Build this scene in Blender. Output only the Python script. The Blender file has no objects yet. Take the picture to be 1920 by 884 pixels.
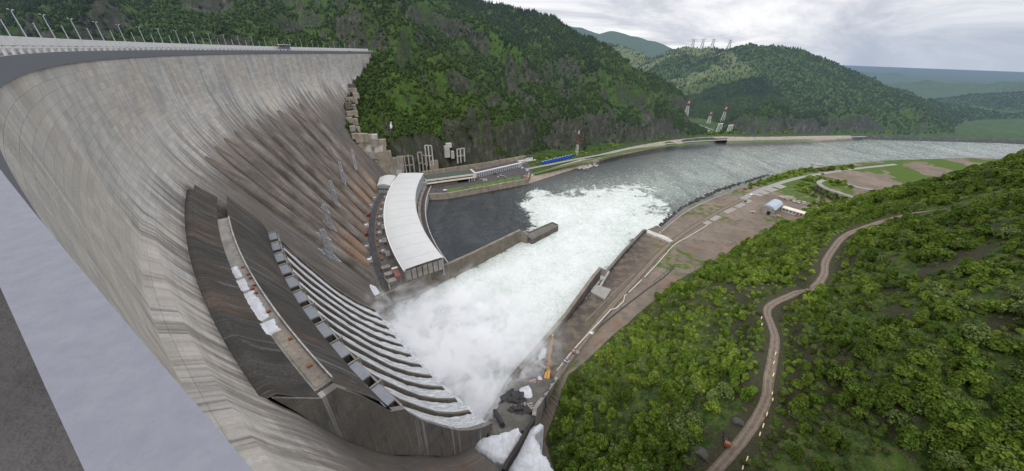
import bpy, bmesh, math, random
import numpy as np
from mathutils import Vector, Matrix
random.seed(7); RNG=np.random.default_rng(7)
S=bpy.context.scene; COL=S.collection
rad=math.radians
# ------------------------------------------------------------------ camera model (world point seen along a line of sight at a height)
F,PITCH,ROLL,H=620.0,rad(28.9),rad(1.0),220.0
sp,cp=math.sin(PITCH),math.cos(PITCH); cr_,sr_=math.cos(ROLL),math.sin(ROLL)
def D(x,y):
    u=(x-960)/F; v=(y-442)/F
    u,v=u*cr_+v*sr_,-u*sr_+v*cr_
    return np.array((u,cp-v*sp,-sp-v*cp))
def P(x,y,z):
    d=D(x,y); t=(z-H)/d[2]; return (d[0]*t,d[1]*t)
def P3(x,y,z): return (*P(x,y,z),z)
def PY(x,y,Y):
    d=D(x,y); t=Y/d[1]; return (d[0]*t,Y,H+d[2]*t)
cam=bpy.data.cameras.new('camera'); camo=bpy.data.objects.new('camera',cam); COL.objects.link(camo)
cam.sensor_width=36; cam.lens=36*F/1920; cam.clip_start=.05; cam.clip_end=60000
right=Vector((1,0,0)); fwd=Vector((0,cp,-sp)); up=Vector((0,sp,cp))
r2=right*cr_+up*sr_
u2=up*cr_-right*sr_
M=Matrix((r2,u2,-fwd)).transposed().to_4x4(); M.translation=(0,0,H)
camo.matrix_world=M; S.camera=camo
# ------------------------------------------------------------------ noise
def _h(ix,iy,s):
    n=(ix*374761393+iy*668265263+s*1442695041)&0xffffffff
    n=((n^(n>>13))*1274126177)&0xffffffff
    return ((n^(n>>16))&0xffff)/65535.0
def vn(x,y,s=0):
    x=np.asarray(x,float);y=np.asarray(y,float)
    ix=np.floor(x).astype(np.int64);iy=np.floor(y).astype(np.int64)
    fx=x-ix;fy=y-iy;fx=fx*fx*(3-2*fx);fy=fy*fy*(3-2*fy)
    a=_h(ix,iy,s);b=_h(ix+1,iy,s);c=_h(ix,iy+1,s);d=_h(ix+1,iy+1,s)
    return (a*(1-fx)+b*fx)*(1-fy)+(c*(1-fx)+d*fx)*fy
def fbm(x,y,o=5,s=0,ridged=False):
    t=0;a=.5;n=0
    for i in range(o):
        v=vn(x*2**i+i*17.3,y*2**i-i*9.1,s+i)
        if ridged: v=1-abs(2*v-1)
        t=t+a*v;n+=a;a*=.5
    return t/n
def sst(a,b,x):
    t=np.clip((x-a)/(b-a),0,1); return t*t*(3-2*t)
def segdist(X,Y,pts):
    """distance to a polyline and signed side of the nearest segment (positive = right of travel)"""
    best=np.full(X.shape,1e18);side=np.zeros(X.shape);par=np.zeros(X.shape);L=0
    for (ax,ay),(bx,by) in zip(pts[:-1],pts[1:]):
        dx,dy=bx-ax,by-ay;l=math.hypot(dx,dy)
        t=np.clip(((X-ax)*dx+(Y-ay)*dy)/(l*l),0,1)
        d=np.hypot(X-ax-t*dx,Y-ay-t*dy); s=((X-ax)*dy-(Y-ay)*dx)/l
        m=d<best-1e-6
        best=np.where(m,d,best);side=np.where(m,s,side);par=np.where(m,L+t*l,par);L+=l
    return best,side,par
def sdist(X,Y,pts):
    d,s,_=segdist(X,Y,pts); return np.where(s>0,d,-d)
def ridge(X,Y,pts,slope):
    best=np.full(X.shape,-1e9)
    for (ax,ay,az),(bx,by,bz) in zip(pts[:-1],pts[1:]):
        dx,dy=bx-ax,by-ay;l2=dx*dx+dy*dy+1e-9
        t=np.clip(((X-ax)*dx+(Y-ay)*dy)/l2,0,1)
        d=np.hypot(X-ax-t*dx,Y-ay-t*dy)
        best=np.maximum(best,az+(bz-az)*t-slope*np.maximum(d-2,0))
    return best
# ------------------------------------------------------------------ material helpers
class NT:
    def __init__(s,name,disp=False):
        s.m=bpy.data.materials.new(name); s.m.use_nodes=True; s.t=s.m.node_tree; s.t.nodes.clear()
        s.out=s.n('ShaderNodeOutputMaterial')
    def n(s,typ,props=None,**inp):
        nd=s.t.nodes.new(typ)
        for k,v in (props or {}).items(): setattr(nd,k,v)
        for k,v in inp.items(): s.set(nd,k,v)
        return nd
    def set(s,nd,k,v):
        k=k.replace('_',' ') if not k.startswith('i') or not k[1:].isdigit() else int(k[1:])
        i=nd.inputs[k]
        if isinstance(v,bpy.types.NodeSocket): s.t.links.new(v,i)
        elif isinstance(v,bpy.types.Node): s.t.links.new(v.outputs[0],i)
        else:
            if i.type=='RGBA' and isinstance(v,(tuple,list)) and len(v)==3: v=(*v,1)
            i.default_value=v
    def math(s,op,a,b=0.0,c=None,clamp=False):
        nd=s.n('ShaderNodeMath',{'operation':op,'use_clamp':clamp}); s.set(nd,'i0',a); s.set(nd,'i1',b)
        if c is not None: s.set(nd,'i2',c)
        return nd.outputs[0]
    def mix(s,f,a,b,mode='MIX'):
        nd=s.n('ShaderNodeMix',{'data_type':'RGBA','blend_type':mode,'clamp_factor':True})
        s.set(nd,'i0',f); s.set(nd,'i6',a); s.set(nd,'i7',b); return nd.outputs[2]
    def noise(s,vec,scale,detail=4,rough=.55,dist=0.0):
        nd=s.n('ShaderNodeTexNoise',Scale=scale,Detail=detail,Roughness=rough,Distortion=dist)
        if vec is not None: s.set(nd,'Vector',vec)
        return nd.outputs['Fac']
    def map(s,vec,scale=(1,1,1),loc=(0,0,0),rot=(0,0,0)):
        nd=s.n('ShaderNodeMapping',Scale=scale,Location=loc,Rotation=rot); s.set(nd,'Vector',vec); return nd.outputs[0]
    def ramp(s,fac,stops,interp='LINEAR'):
        nd=s.n('ShaderNodeValToRGB'); nd.color_ramp.interpolation=interp; e=nd.color_ramp.elements
        while len(e)>1: e.remove(e[-1])
        for i,(p,c) in enumerate(stops):
            if not isinstance(c,(tuple,list)): c=(c,c,c)
            if i==0: e[0].position=p; x=e[0]
            else: x=e.new(p)
            x.color=(*c,1) if len(c)==3 else c
        s.set(nd,'i0',fac); return nd.outputs[0]
    def sm(s,x,a,b):
        nd=s.n('ShaderNodeMapRange',{'interpolation_type':'SMOOTHSTEP'}); s.set(nd,'i0',x); s.set(nd,'i1',a); s.set(nd,'i2',b); return nd.outputs[0]
    def bsdf(s,color,rough=.85,spec=.25,normal=None,metal=0.0,**k):
        b=s.n('ShaderNodeBsdfPrincipled'); s.set(b,'Base Color',color); s.set(b,'Roughness',rough); s.set(b,'Metallic',metal)
        s.set(b,'Specular IOR Level',spec)
        if normal is not None: s.set(b,'Normal',normal)
        for kk,v in k.items(): s.set(b,kk,v)
        s.t.links.new(b.outputs[0],s.out.inputs[0]); return b
    def bump(s,h,strength=.5,dist=1.0):
        nd=s.n('ShaderNodeBump',Strength=strength,Distance=dist); s.set(nd,'Height',h); return nd.outputs[0]
    def pos(s): return s.n('ShaderNodeNewGeometry').outputs['Position']
    def uv(s): return s.n('ShaderNodeUVMap').outputs[0]
    def obj(s): return s.n('ShaderNodeTexCoord').outputs['Object']
    def rnd(s): return s.n('ShaderNodeObjectInfo').outputs['Random']
    def attr(s,n): return s.n('ShaderNodeAttribute',{'attribute_name':n}).outputs['Fac']
    def haze(s,b,col=(.20,.275,.40),L=6500.0,start=700.0):  # aerial haze painted into the material: emission grows with distance from world origin
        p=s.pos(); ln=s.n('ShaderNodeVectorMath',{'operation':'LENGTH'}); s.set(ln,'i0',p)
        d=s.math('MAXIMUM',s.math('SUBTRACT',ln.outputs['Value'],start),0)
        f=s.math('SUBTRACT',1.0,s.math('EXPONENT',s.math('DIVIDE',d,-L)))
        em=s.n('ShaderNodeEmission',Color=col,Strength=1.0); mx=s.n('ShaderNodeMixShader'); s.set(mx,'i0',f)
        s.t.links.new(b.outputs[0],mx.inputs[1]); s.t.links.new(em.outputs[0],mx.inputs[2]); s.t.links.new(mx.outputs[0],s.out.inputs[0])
MAT={}
def flat(name,col,rough=.8,var=.25,scale=.5,metal=0.,dirt=None):
    """painted or plain surface with weathering"""
    t=NT(name); p=t.pos()
    n=t.noise(p,scale,5,.6); n2=t.noise(t.map(p,(1,1,.15)),scale*2.3,4,.6)
    c=t.mix(t.ramp(n,[(.3,1.0),(.7,0.0)]),col,tuple(x*(1-var) for x in col))
    c=t.mix(t.math('MULTIPLY',t.ramp(n2,[(.5,0.0),(.75,1.0)]),.5),c,dirt or tuple(x*.55 for x in col))
    t.bsdf(c,rough,.3,t.bump(n,.2,.1),metal); MAT[name]=t.m; return t.m
# ------------------------------------------------------------------ object helpers
def tag(o,label=None,cat=None,group=None,kind=None):
    if label:o['label']=label
    if cat:o['category']=cat
    if group:o['group']=group
    if kind:o['kind']=kind
    return o
def empty(name,loc,rz=0):
    o=bpy.data.objects.new(name,None); COL.objects.link(o); o.location=loc; o.rotation_euler=(0,0,rz); o.empty_display_size=1; return o
def link(name,me,mat=None,parent=None):
    o=bpy.data.objects.new(name,me); COL.objects.link(o)
    if mat is not None:
        for m in (mat if isinstance(mat,(list,tuple)) else [mat]): me.materials.append(m)
    if parent is not None: o.parent=parent
    return o
class MB:
    """mesh builder"""
    def __init__(s): s.v=[];s.f=[];s.mi=[];s.cur=0;s.uvs=None
    def add(s,vs,fs):
        b=len(s.v); s.v+= [tuple(map(float,v)) for v in vs]
        for f in fs: s.f.append(tuple(b+i for i in f)); s.mi.append(s.cur)
        return s
    def box(s,c,d,rz=0,tilt=None):
        x,y,z=[q/2 for q in d]; vs=[(-x,-y,-z),(x,-y,-z),(x,y,-z),(-x,y,-z),(-x,-y,z),(x,-y,z),(x,y,z),(-x,y,z)]
        R=Matrix.Rotation(rz,3,'Z')
        if tilt is not None: R=tilt
        return s.add([tuple(R@Vector(v)+Vector(c)) for v in vs],[(0,3,2,1),(4,5,6,7),(0,1,5,4),(1,2,6,5),(2,3,7,6),(3,0,4,7)])
    def bar(s,a,b,w,w2=None,n=4,h=None):
        a=Vector(a);b=Vector(b);d=(b-a)
        if d.length<1e-6: return s
        d.normalize(); u=d.cross(Vector((0,0,1)))
        if u.length<1e-3: u=Vector((1,0,0))
        u.normalize(); v=u.cross(d); w2=w if w2 is None else w2; vs=[]
        for p,ww in ((a,w),(b,w2)):
            for k in range(n):
                an=2*math.pi*(k+.5)/n; vs.append(tuple(p+u*math.cos(an)*ww*.5*1.2+v*math.sin(an)*ww*.5*1.2))
        fs=[(k,(k+1)%n,n+(k+1)%n,n+k) for k in range(n)]+[tuple(range(n))[::-1],tuple(range(n,2*n))]
        return s.add(vs,fs)
    def prism(s,poly,z0,z1):
        n=len(poly); a=sum(poly[i][0]*poly[(i+1)%n][1]-poly[(i+1)%n][0]*poly[i][1] for i in range(n))
        if a<0: poly=poly[::-1]
        zz0=z0 if callable(z0) else (lambda p:z0); zz1=z1 if callable(z1) else (lambda p:z1)
        vs=[(p[0],p[1],zz0(p)) for p in poly]+[(p[0],p[1],zz1(p)) for p in poly]
        return s.add(vs,[tuple(range(n))[::-1],tuple(range(n,2*n))]+[(i,(i+1)%n,n+(i+1)%n,n+i) for i in range(n)])
    def wall(s,pts,z0,z1,th):
        """wall of given thickness centred on a polyline; z1 scalar or list"""
        n=len(pts); L=[];R=[]
        for i,p in enumerate(pts):
            a=Vector(pts[max(i-1,0)][:2]);b=Vector(pts[min(i+1,n-1)][:2]);d=(b-a).normalized();nn=Vector((-d.y,d.x))*th/2
            L.append((p[0]+nn.x,p[1]+nn.y));R.append((p[0]-nn.x,p[1]-nn.y))
        zt=[z1]*n if not isinstance(z1,(list,tuple)) else z1; zb=[z0]*n if not isinstance(z0,(list,tuple)) else z0
        vs=[]
        for i in range(n): vs+=[(*L[i],zb[i]),(*R[i],zb[i]),(*R[i],zt[i]),(*L[i],zt[i])]
        fs=[(0,1,2,3)[::-1],tuple(4*(n-1)+k for k in (0,1,2,3))]
        for i in range(n-1):
            a=4*i;b=a+4
            for k in range(4): fs.append((a+k,b+k,b+(k+1)%4,a+(k+1)%4)[::-1])
        return s.add(vs,fs)
    def build(s,name,mat,parent=None,smooth=False):
        me=bpy.data.meshes.new(name); me.from_pydata(s.v,[],s.f)
        o=link(name,me,mat,parent)
        if any(s.mi): me.polygons.foreach_set('material_index',s.mi)
        if smooth: me.polygons.foreach_set('use_smooth',[True]*len(me.polygons))
        bm=bmesh.new(); bm.from_mesh(me); bmesh.ops.recalc_face_normals(bm,faces=bm.faces); bm.to_mesh(me); bm.free()
        me.update(); return o
def gridmesh(name,X,Y,Z,mat,parent=None,attrs=None,uv=None,mask=None,smooth=True):
    ny,nx=X.shape; v=np.stack([X,Y,Z],-1).reshape(-1,3)
    idx=np.arange(nx*ny).reshape(ny,nx)
    f=np.stack([idx[:-1,:-1],idx[:-1,1:],idx[1:,1:],idx[1:,:-1]],-1).reshape(-1,4)
    if mask is not None: f=f[mask[:-1,:-1].reshape(-1)]
    me=bpy.data.meshes.new(name); me.vertices.add(len(v)); me.vertices.foreach_set('co',v.ravel())
    me.loops.add(f.size); me.loops.foreach_set('vertex_index',f.ravel().astype(np.int32))
    me.polygons.add(len(f)); me.polygons.foreach_set('loop_start',(np.arange(len(f))*4).astype(np.int32))
    me.update(calc_edges=True)
    if smooth: me.polygons.foreach_set('use_smooth',[True]*len(f))
    if uv is not None:
        l=me.uv_layers.new(name='UVMap'); U=np.stack([uv[0],uv[1]],-1).reshape(-1,2)[f.ravel()]; l.data.foreach_set('uv',U.ravel())
    for k,a in (attrs or {}).items():
        at=me.attributes.new(k,'FLOAT','POINT'); at.data.foreach_set('value',a.ravel().astype(np.float32))
    me.validate(); return link(name,me,mat,parent)
def copy_tree(o,parent=None):
    c=o.copy(); COL.objects.link(c)
    if parent is not None: c.parent=parent
    for ch in [q for q in o.children]: copy_tree(ch,c)
    return c
#@@TERRAIN
# ------------------------------------------------------------------ dam frame of reference
CX,CY=335.0,564.0
def pol(a,r,z=None):
    p=(CX+r*math.cos(rad(a)),CY+r*math.sin(rad(a))); return p if z is None else (*p,z)
def face_r(z,a):
    z=np.asarray(z,float); a=np.asarray(a,float)
    r1=656.5-np.where(z<142,(167-z)*.63,.63*np.maximum(192-z,0)**2/100)
    zz=[-10,44,46,50,57,67,80,92,104,119,133,142,150,155,160,165,172,180,190,200,230]; rr=[585,586,587.5,593,600.5,607.5,615,623.5,629.5,636,640.8,643.9,647,649.2,651.2,652.8,654.6,655.8,656.4,656.5,656.5]
    r2=np.interp(z,zz,rr); r2=np.where(z>167,656.5,r2)
    w=sst(221,232,a); return r1*(1-w)+r2*w
# left bank, right bank water edges (z=0)
LB=[(-210,500),(-142.7,525.8),(29.1,605.7),(168,743),(334.7,877.8),(470,950),(613,1001),(830,1040),(1094,1059),(1500,1040),(2200,900),(3500,700),(6000,500)]
RB=[(-40,60),(-18,112),(.8,158.5),(182.5,402.5),(209,424),(281,503),(463,627),(641,722),(853,797),(1150,845),(1600,800),(2300,600),(3500,420),(6000,200)]
HB=[(40,-200),(34,20),(27,85),(20,118),(41.5,166),(76.7,198),(121,238.6),(168,281),(229,324),(329,392),(457,464),(605,535),(900,640),(1500,600),(2400,380),(6000,0)]
def pp(l): return [PY(*q) for q in l]
AB=[(*pol(a,r),z) for a,z,r in ((161.2,217,657),(164.1,187,657),(170.2,160,655),(176,125,632),(178.7,104,617),(180.3,80,603),(180.6,50,586),(182,20,571))]
MAIN=pp([(-900,-420,1500),(0,-300,1500),(420,-210,1300),(700,-120,1300),(840,-25,1300),(915,4,1300),(990,28,1300),(1040,41,1290),(1100,72,1250),(1150,104,1210),(1200,146,1170),(1240,180,1130),(1268,204,1110),(1290,240,1085),(1300,253,1070)])
SP1=pp([(760,-60,1250),(860,55,1100),(935,105,1020),(1000,158,960),(1045,205,905),(1080,250,850)])
SP2=pp([(640,-60,1050),(700,10,960),(760,70,880),(800,120,820),(845,190,750),(880,240,700),(905,285,660)])
SP3=pp([(560,-40,1050),(650,40,900),(700,85,800),(735,120,740),(760,180,690),(775,250,640)])
SP4=pp([(960,20,1300),(1060,110,1130),(1120,160,1060),(1160,215,1000),(1180,255,960)])
SP5=pp([(1100,72,1250),(1160,135,1150),(1210,190,1080),(1235,235,1040)])
SP6=pp([(380,-100,1300),(450,-20,1150),(520,40,1050),(560,66,980)])
UPL=[(-286,800,226),(-500,900,232),(-900,1080,250),(-1500,1300,260)]
FARR=pp([(1180,130,2400),(1230,112,2300),(1265,96,2200),(1300,87,2000),(1330,90,1950),(1365,92,1900),(1395,85,1800),(1440,83,1750),(1490,93,1700),(1530,110,1650),(1570,124,1600),(1624,147,1560),(1760,195,1500),(1900,215,1500),(2200,180,1600),(2700,150,2000)])
FS1=pp([(1500,97,1700),(1470,140,1500),(1455,180,1360),(1440,225,1200),(1430,243,1120)])
FS2=pp([(1590,134,1580),(1570,180,1380),(1572,228,1170),(1570,246,1100)])
FS3=pp([(1395,85,1800),(1340,150,1600),(1300,190,1450),(1345,215,1300),(1375,240,1160)])
FS5=pp([(1530,110,1650),(1520,170,1400),(1515,215,1230),(1510,243,1110)])
FS6=pp([(1640,150,1560),(1625,195,1330),(1610,230,1170),(1605,248,1095)])
FS4=pp([(1265,96,2200),(1250,130,2000),(1245,160,1800)])
VAL=pp([(980,70,2600),(1060,80,2600),(1120,82,2500),(1165,88,2400),(1200,100,2300),(1225,110,2300)])
VAL2=pp([(1120,82,2500),(1160,125,2100),(1210,160,1800),(1225,190,1600)])
FAR2=pp([(900,60,5200),(1000,30,5200),(1040,38,5200),(1085,52,5100),(1125,60,5000),(1150,54,5000),(1180,62,5000),(1210,70,5000),(1240,86,5000),(1290,115,5000)])
FAR3=pp([(1500,150,9000),(1560,134,9000),(1600,125,9000),(1640,124,9000),(1720,128,9000),(1900,140,9000),(2200,150,9000)])
FAR4=pp([(1560,160,5000),(1600,138,5000),(1640,130,5000),(1700,140,4800),(1800,150,4800),(2100,160,5000)])
FOOT=[(P(x,252,12)[0],P(x,252,12)[1]+62+8*(i%2),44+10*(i%3)) for i,x in enumerate((1392,1420,1450,1480,1510,1540,1580,1620,1700,1800))]
FAR5=pp([(1640,158,3200),(1740,150,3000),(1850,156,2900),(1990,142,2700),(2300,120,2500)])
FAR6=pp([(1760,185,2000),(1850,176,1900),(1960,172,1800),(2200,150,1700)])
def mountain(X,Y):
    wx=X+40*(fbm(X/140,Y/140,3,11)-.5); wy=Y+40*(fbm(X/140,Y/140,3,12)-.5)
    h=np.full(X.shape,-50.)
    h=np.maximum(h,ridge(wx,wy,MAIN,.72))
    for s_,k in ((SP1,.95),(SP2,.95),(SP3,.9),(SP4,.85),(SP5,.9),(SP6,.7)): h=np.maximum(h,ridge(wx,wy,s_,k))
    h=np.maximum(h,ridge(wx,wy,UPL,.75))
    h=np.maximum(h,ridge(wx,wy,FARR,.43))
    h=np.maximum(h,ridge(X,Y,FOOT,.8))
    for s_ in (FS1,FS2,FS3,FS4,FS5,FS6): h=np.maximum(h,ridge(wx,wy,s_,.6))
    h=np.maximum(h,ridge(wx,wy,VAL,.45)); h=np.maximum(h,ridge(wx,wy,VAL2,.5))
    amp=sst(0,80,h-10)
    h=h+amp*(34*(fbm(X/95,Y/95,5,3,True)-.62)+9*(fbm(X/16,Y/16,3,5)-.5))
    # rocky foot: a steep first step
    h=np.where(h>14,h+sst(14,30,h)*(6+52*sst(.35,.7,fbm(X/70,Y/70,3,8)))*sst(1300,1000,Y),h)
    for s_ in (FAR2,FAR4,FAR3,FAR5,FAR6): h=np.maximum(h,ridge(X,Y,s_,.35)+30*(fbm(X/400,Y/400,4,21,True)-.6))
    # abutment: pin to the dam
    ab=ridge(X,Y,AB,1.0)+2+7*(fbm(X/14,Y/14,3,31)-.5)
    dab,_,_=segdist(X,Y,[a[:2] for a in AB]); w=sst(60,10,dab)
    h=h*(1-w)+np.minimum(np.maximum(h,ab),ab+4)*w
    h=np.maximum(h,ab)
    return h
VALLEY=[P(1345,262,12),P(1325,245,14),P(1318,232,18),P(1312,222,30)]
def damr(X,Y): return np.hypot(X-CX,Y-CY)
def dama(X,Y): return np.degrees(np.arctan2(Y-CY,X-CX))%360
def left_h(X,Y):
    dL=-sdist(X,Y,LB)                    # land is left of travel
    flatz=np.interp(dL,[-8,0,13,20],[-10,0,9.6,10.0])
    m=mountain(X,Y)
    # keep the terrace clear
    m=np.where(dL<TERW(X,Y),np.minimum(m,8),m)
    h=np.maximum(flatz,m)
    dv,_,pv=segdist(X,Y,VALLEY); fl=12+.035*pv; w=sst(85,35,dv); h=h*(1-w)+np.minimum(h,fl)*w
    # cut under the dam body and power station
    r=damr(X,Y);a=dama(X,Y)
    inside=((a>183)|((a>180.4)&(r<577)))&(a<240)&(r<650)&(r>440)
    h=np.where(inside,np.minimum(h,4),h)
    res=(a>163)&(a<300)&(r>662)&(dL>0)
    return h
TW_X=[P(*q,12) for q in ((800,326),(900,312),(985,298),(1085,289),(1200,263),(1300,254),(1400,248),(1620,252))]
def TERW(X,Y):
    # width of the flat terrace between water and mountain foot, by distance along the bank
    _,_,par=segdist(X,Y,LB)
    return np.interp(par,TW_P,TW_W)
TW_P=[];TW_W=[]
for q in TW_X:
    x=np.array([q[0]]);y=np.array([q[1]]); d,_,pr=segdist(x,y,LB); TW_P.append(float(pr[0]));TW_W.append(float(d[0]))
o_=np.argsort(TW_P); TW_P=list(np.array(TW_P)[o_]);TW_W=list(np.array(TW_W)[o_])
print('terrace',[round(a) for a in TW_P],[round(a) for a in TW_W])
HF_D=[-50,0,6,25,60,110,170,260,400,800,1600]; HF_Z=[10.5,11.5,15,27,54,99,158,240,330,420,480]
def right_h0(X,Y):
    dR=sdist(X,Y,RB); dH=sdist(X,Y,HB)
    base=np.interp(dR,[-6,-1,0,5,14,30],[-12,-10,0,4,8.0,10.0])
    nearwall=(X<205)&(Y<440)
    base=np.where(nearwall,np.interp(dR,[-6,-1.6,-.4,30],[-12,-10,9.2,10.5]),base)
    base=base+.9*(fbm(X/22,Y/22,4,41)-.5)*sst(5,15,dR)
    far=sst(500,1000,X)
    hh=np.interp(dH+5*(fbm(X/30,Y/30,3,44)-.5)*2,HF_D,HF_Z)*(1-far*.35)
    amp=sst(2,40,dH)
    hh=hh+amp*(15*(fbm(X/58,Y/58,4,45,True)-.6)+4*(fbm(X/11,Y/11,3,46)-.5))
    # rocky gully on the uphill side
    for gx,gy,gw,ga in GUL: hh=hh+ga*np.exp(-((X-gx)**2+(Y-gy)**2)/(gw*gw))
    h=np.where(dH>-3,np.maximum(base,hh),base)
    return np.where(dR<0,np.minimum(h,base),h)
GUL=[]
def cast(px,py,fn,t0=20,t1=3000,st=1.0):
    d=D(px,py); t=np.arange(t0,t1,st); X=d[0]*t;Y=d[1]*t;Z=H+d[2]*t
    k=np.argmax(fn(X,Y)>Z); return (X[k],Y[k],Z[k])
ROADPX=[(1290,930),(1340,884),(1395,820),(1430,765),(1446,700),(1452,640),(1449,612),(1437,588),(1449,570),(1490,553),(1527,537),(1545,515),(1551,485),(1578,450),(1620,428),(1700,405),(1800,385)]
RD=[cast(*q,right_h0) for q in ROADPX]
def smooth_path(p,n=8):
    p=[Vector(q) for q in p]; out=[]
    for i in range(len(p)-1):
        a=p[max(i-1,0)];b=p[i];c=p[i+1];d=p[min(i+2,len(p)-1)]
        for k in range(n):
            t=k/n; out.append(tuple(.5*((2*b)+(c-a)*t+(2*a-5*b+4*c-d)*t*t+(-a+3*b-3*c+d)*t**3)))
    out.append(tuple(p[-1])); return out
RDS=smooth_path(RD,8)
_z=np.array([q[2] for q in RDS]); 
for _ in range(30): _z[1:-1]=(_z[:-2]+2*_z[1:-1]+_z[2:])/4
RDS=[(q[0],q[1],z) for q,z in zip(RDS,_z)]
_cum=np.concatenate([[0],np.cumsum([math.dist(a[:2],b[:2]) for a,b in zip(RDS[:-1],RDS[1:])])])
def right_h(X,Y):
    h=right_h0(X,Y)
    d,_,par=segdist(X,Y,[q[:2] for q in RDS]); rz=np.interp(par,_cum,[q[2] for q in RDS])
    for (x,y,z,r_) in LAY:      # lay-by with gravel heaps beside the truck
        dd=np.hypot(X-x,Y-y); wl=1-sst(r_*.6,r_,dd); h=h*(1-wl)+z*wl
    w=1-sst(5.5,12,d); return h*(1-w)+rz*w
LAY=[]
for q in ((1365,815),(1330,850)):
    c_=cast(*q,right_h0); LAY.append((c_[0],c_[1],c_[2]-.3,9))
def ribbon(name,pts,w,mat,dz=.06,parent=None,sub=1,fn=None,edge=0.0):
    n=len(pts);V=[];UV=[];cum=0
    for i,p in enumerate(pts):
        a=Vector(pts[max(i-1,0)][:2]);b=Vector(pts[min(i+1,n-1)][:2]);d=(b-a).normalized();nn=Vector((-d.y,d.x))
        if i: cum+=math.dist(p[:2],pts[i-1][:2])
        ww=(w[i] if isinstance(w,(list,tuple)) else w)
        for k in (-.5,-.25,0,.25,.5):
            x=p[0]+nn.x*ww*k;y=p[1]+nn.y*ww*k
            V.append((x,y,(p[2] if len(p)>2 else 0)+dz)); UV.append((k*ww,cum))
    V=np.array(V).reshape(n,5,3);UV=np.array(UV).reshape(n,5,2)
    if fn is not None: V[:,:,2]=fn(V[:,:,0],V[:,:,1])+dz
    return gridmesh(name,V[:,:,0],V[:,:,1],V[:,:,2],mat,parent,uv=(UV[:,:,0],UV[:,:,1]))
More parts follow.
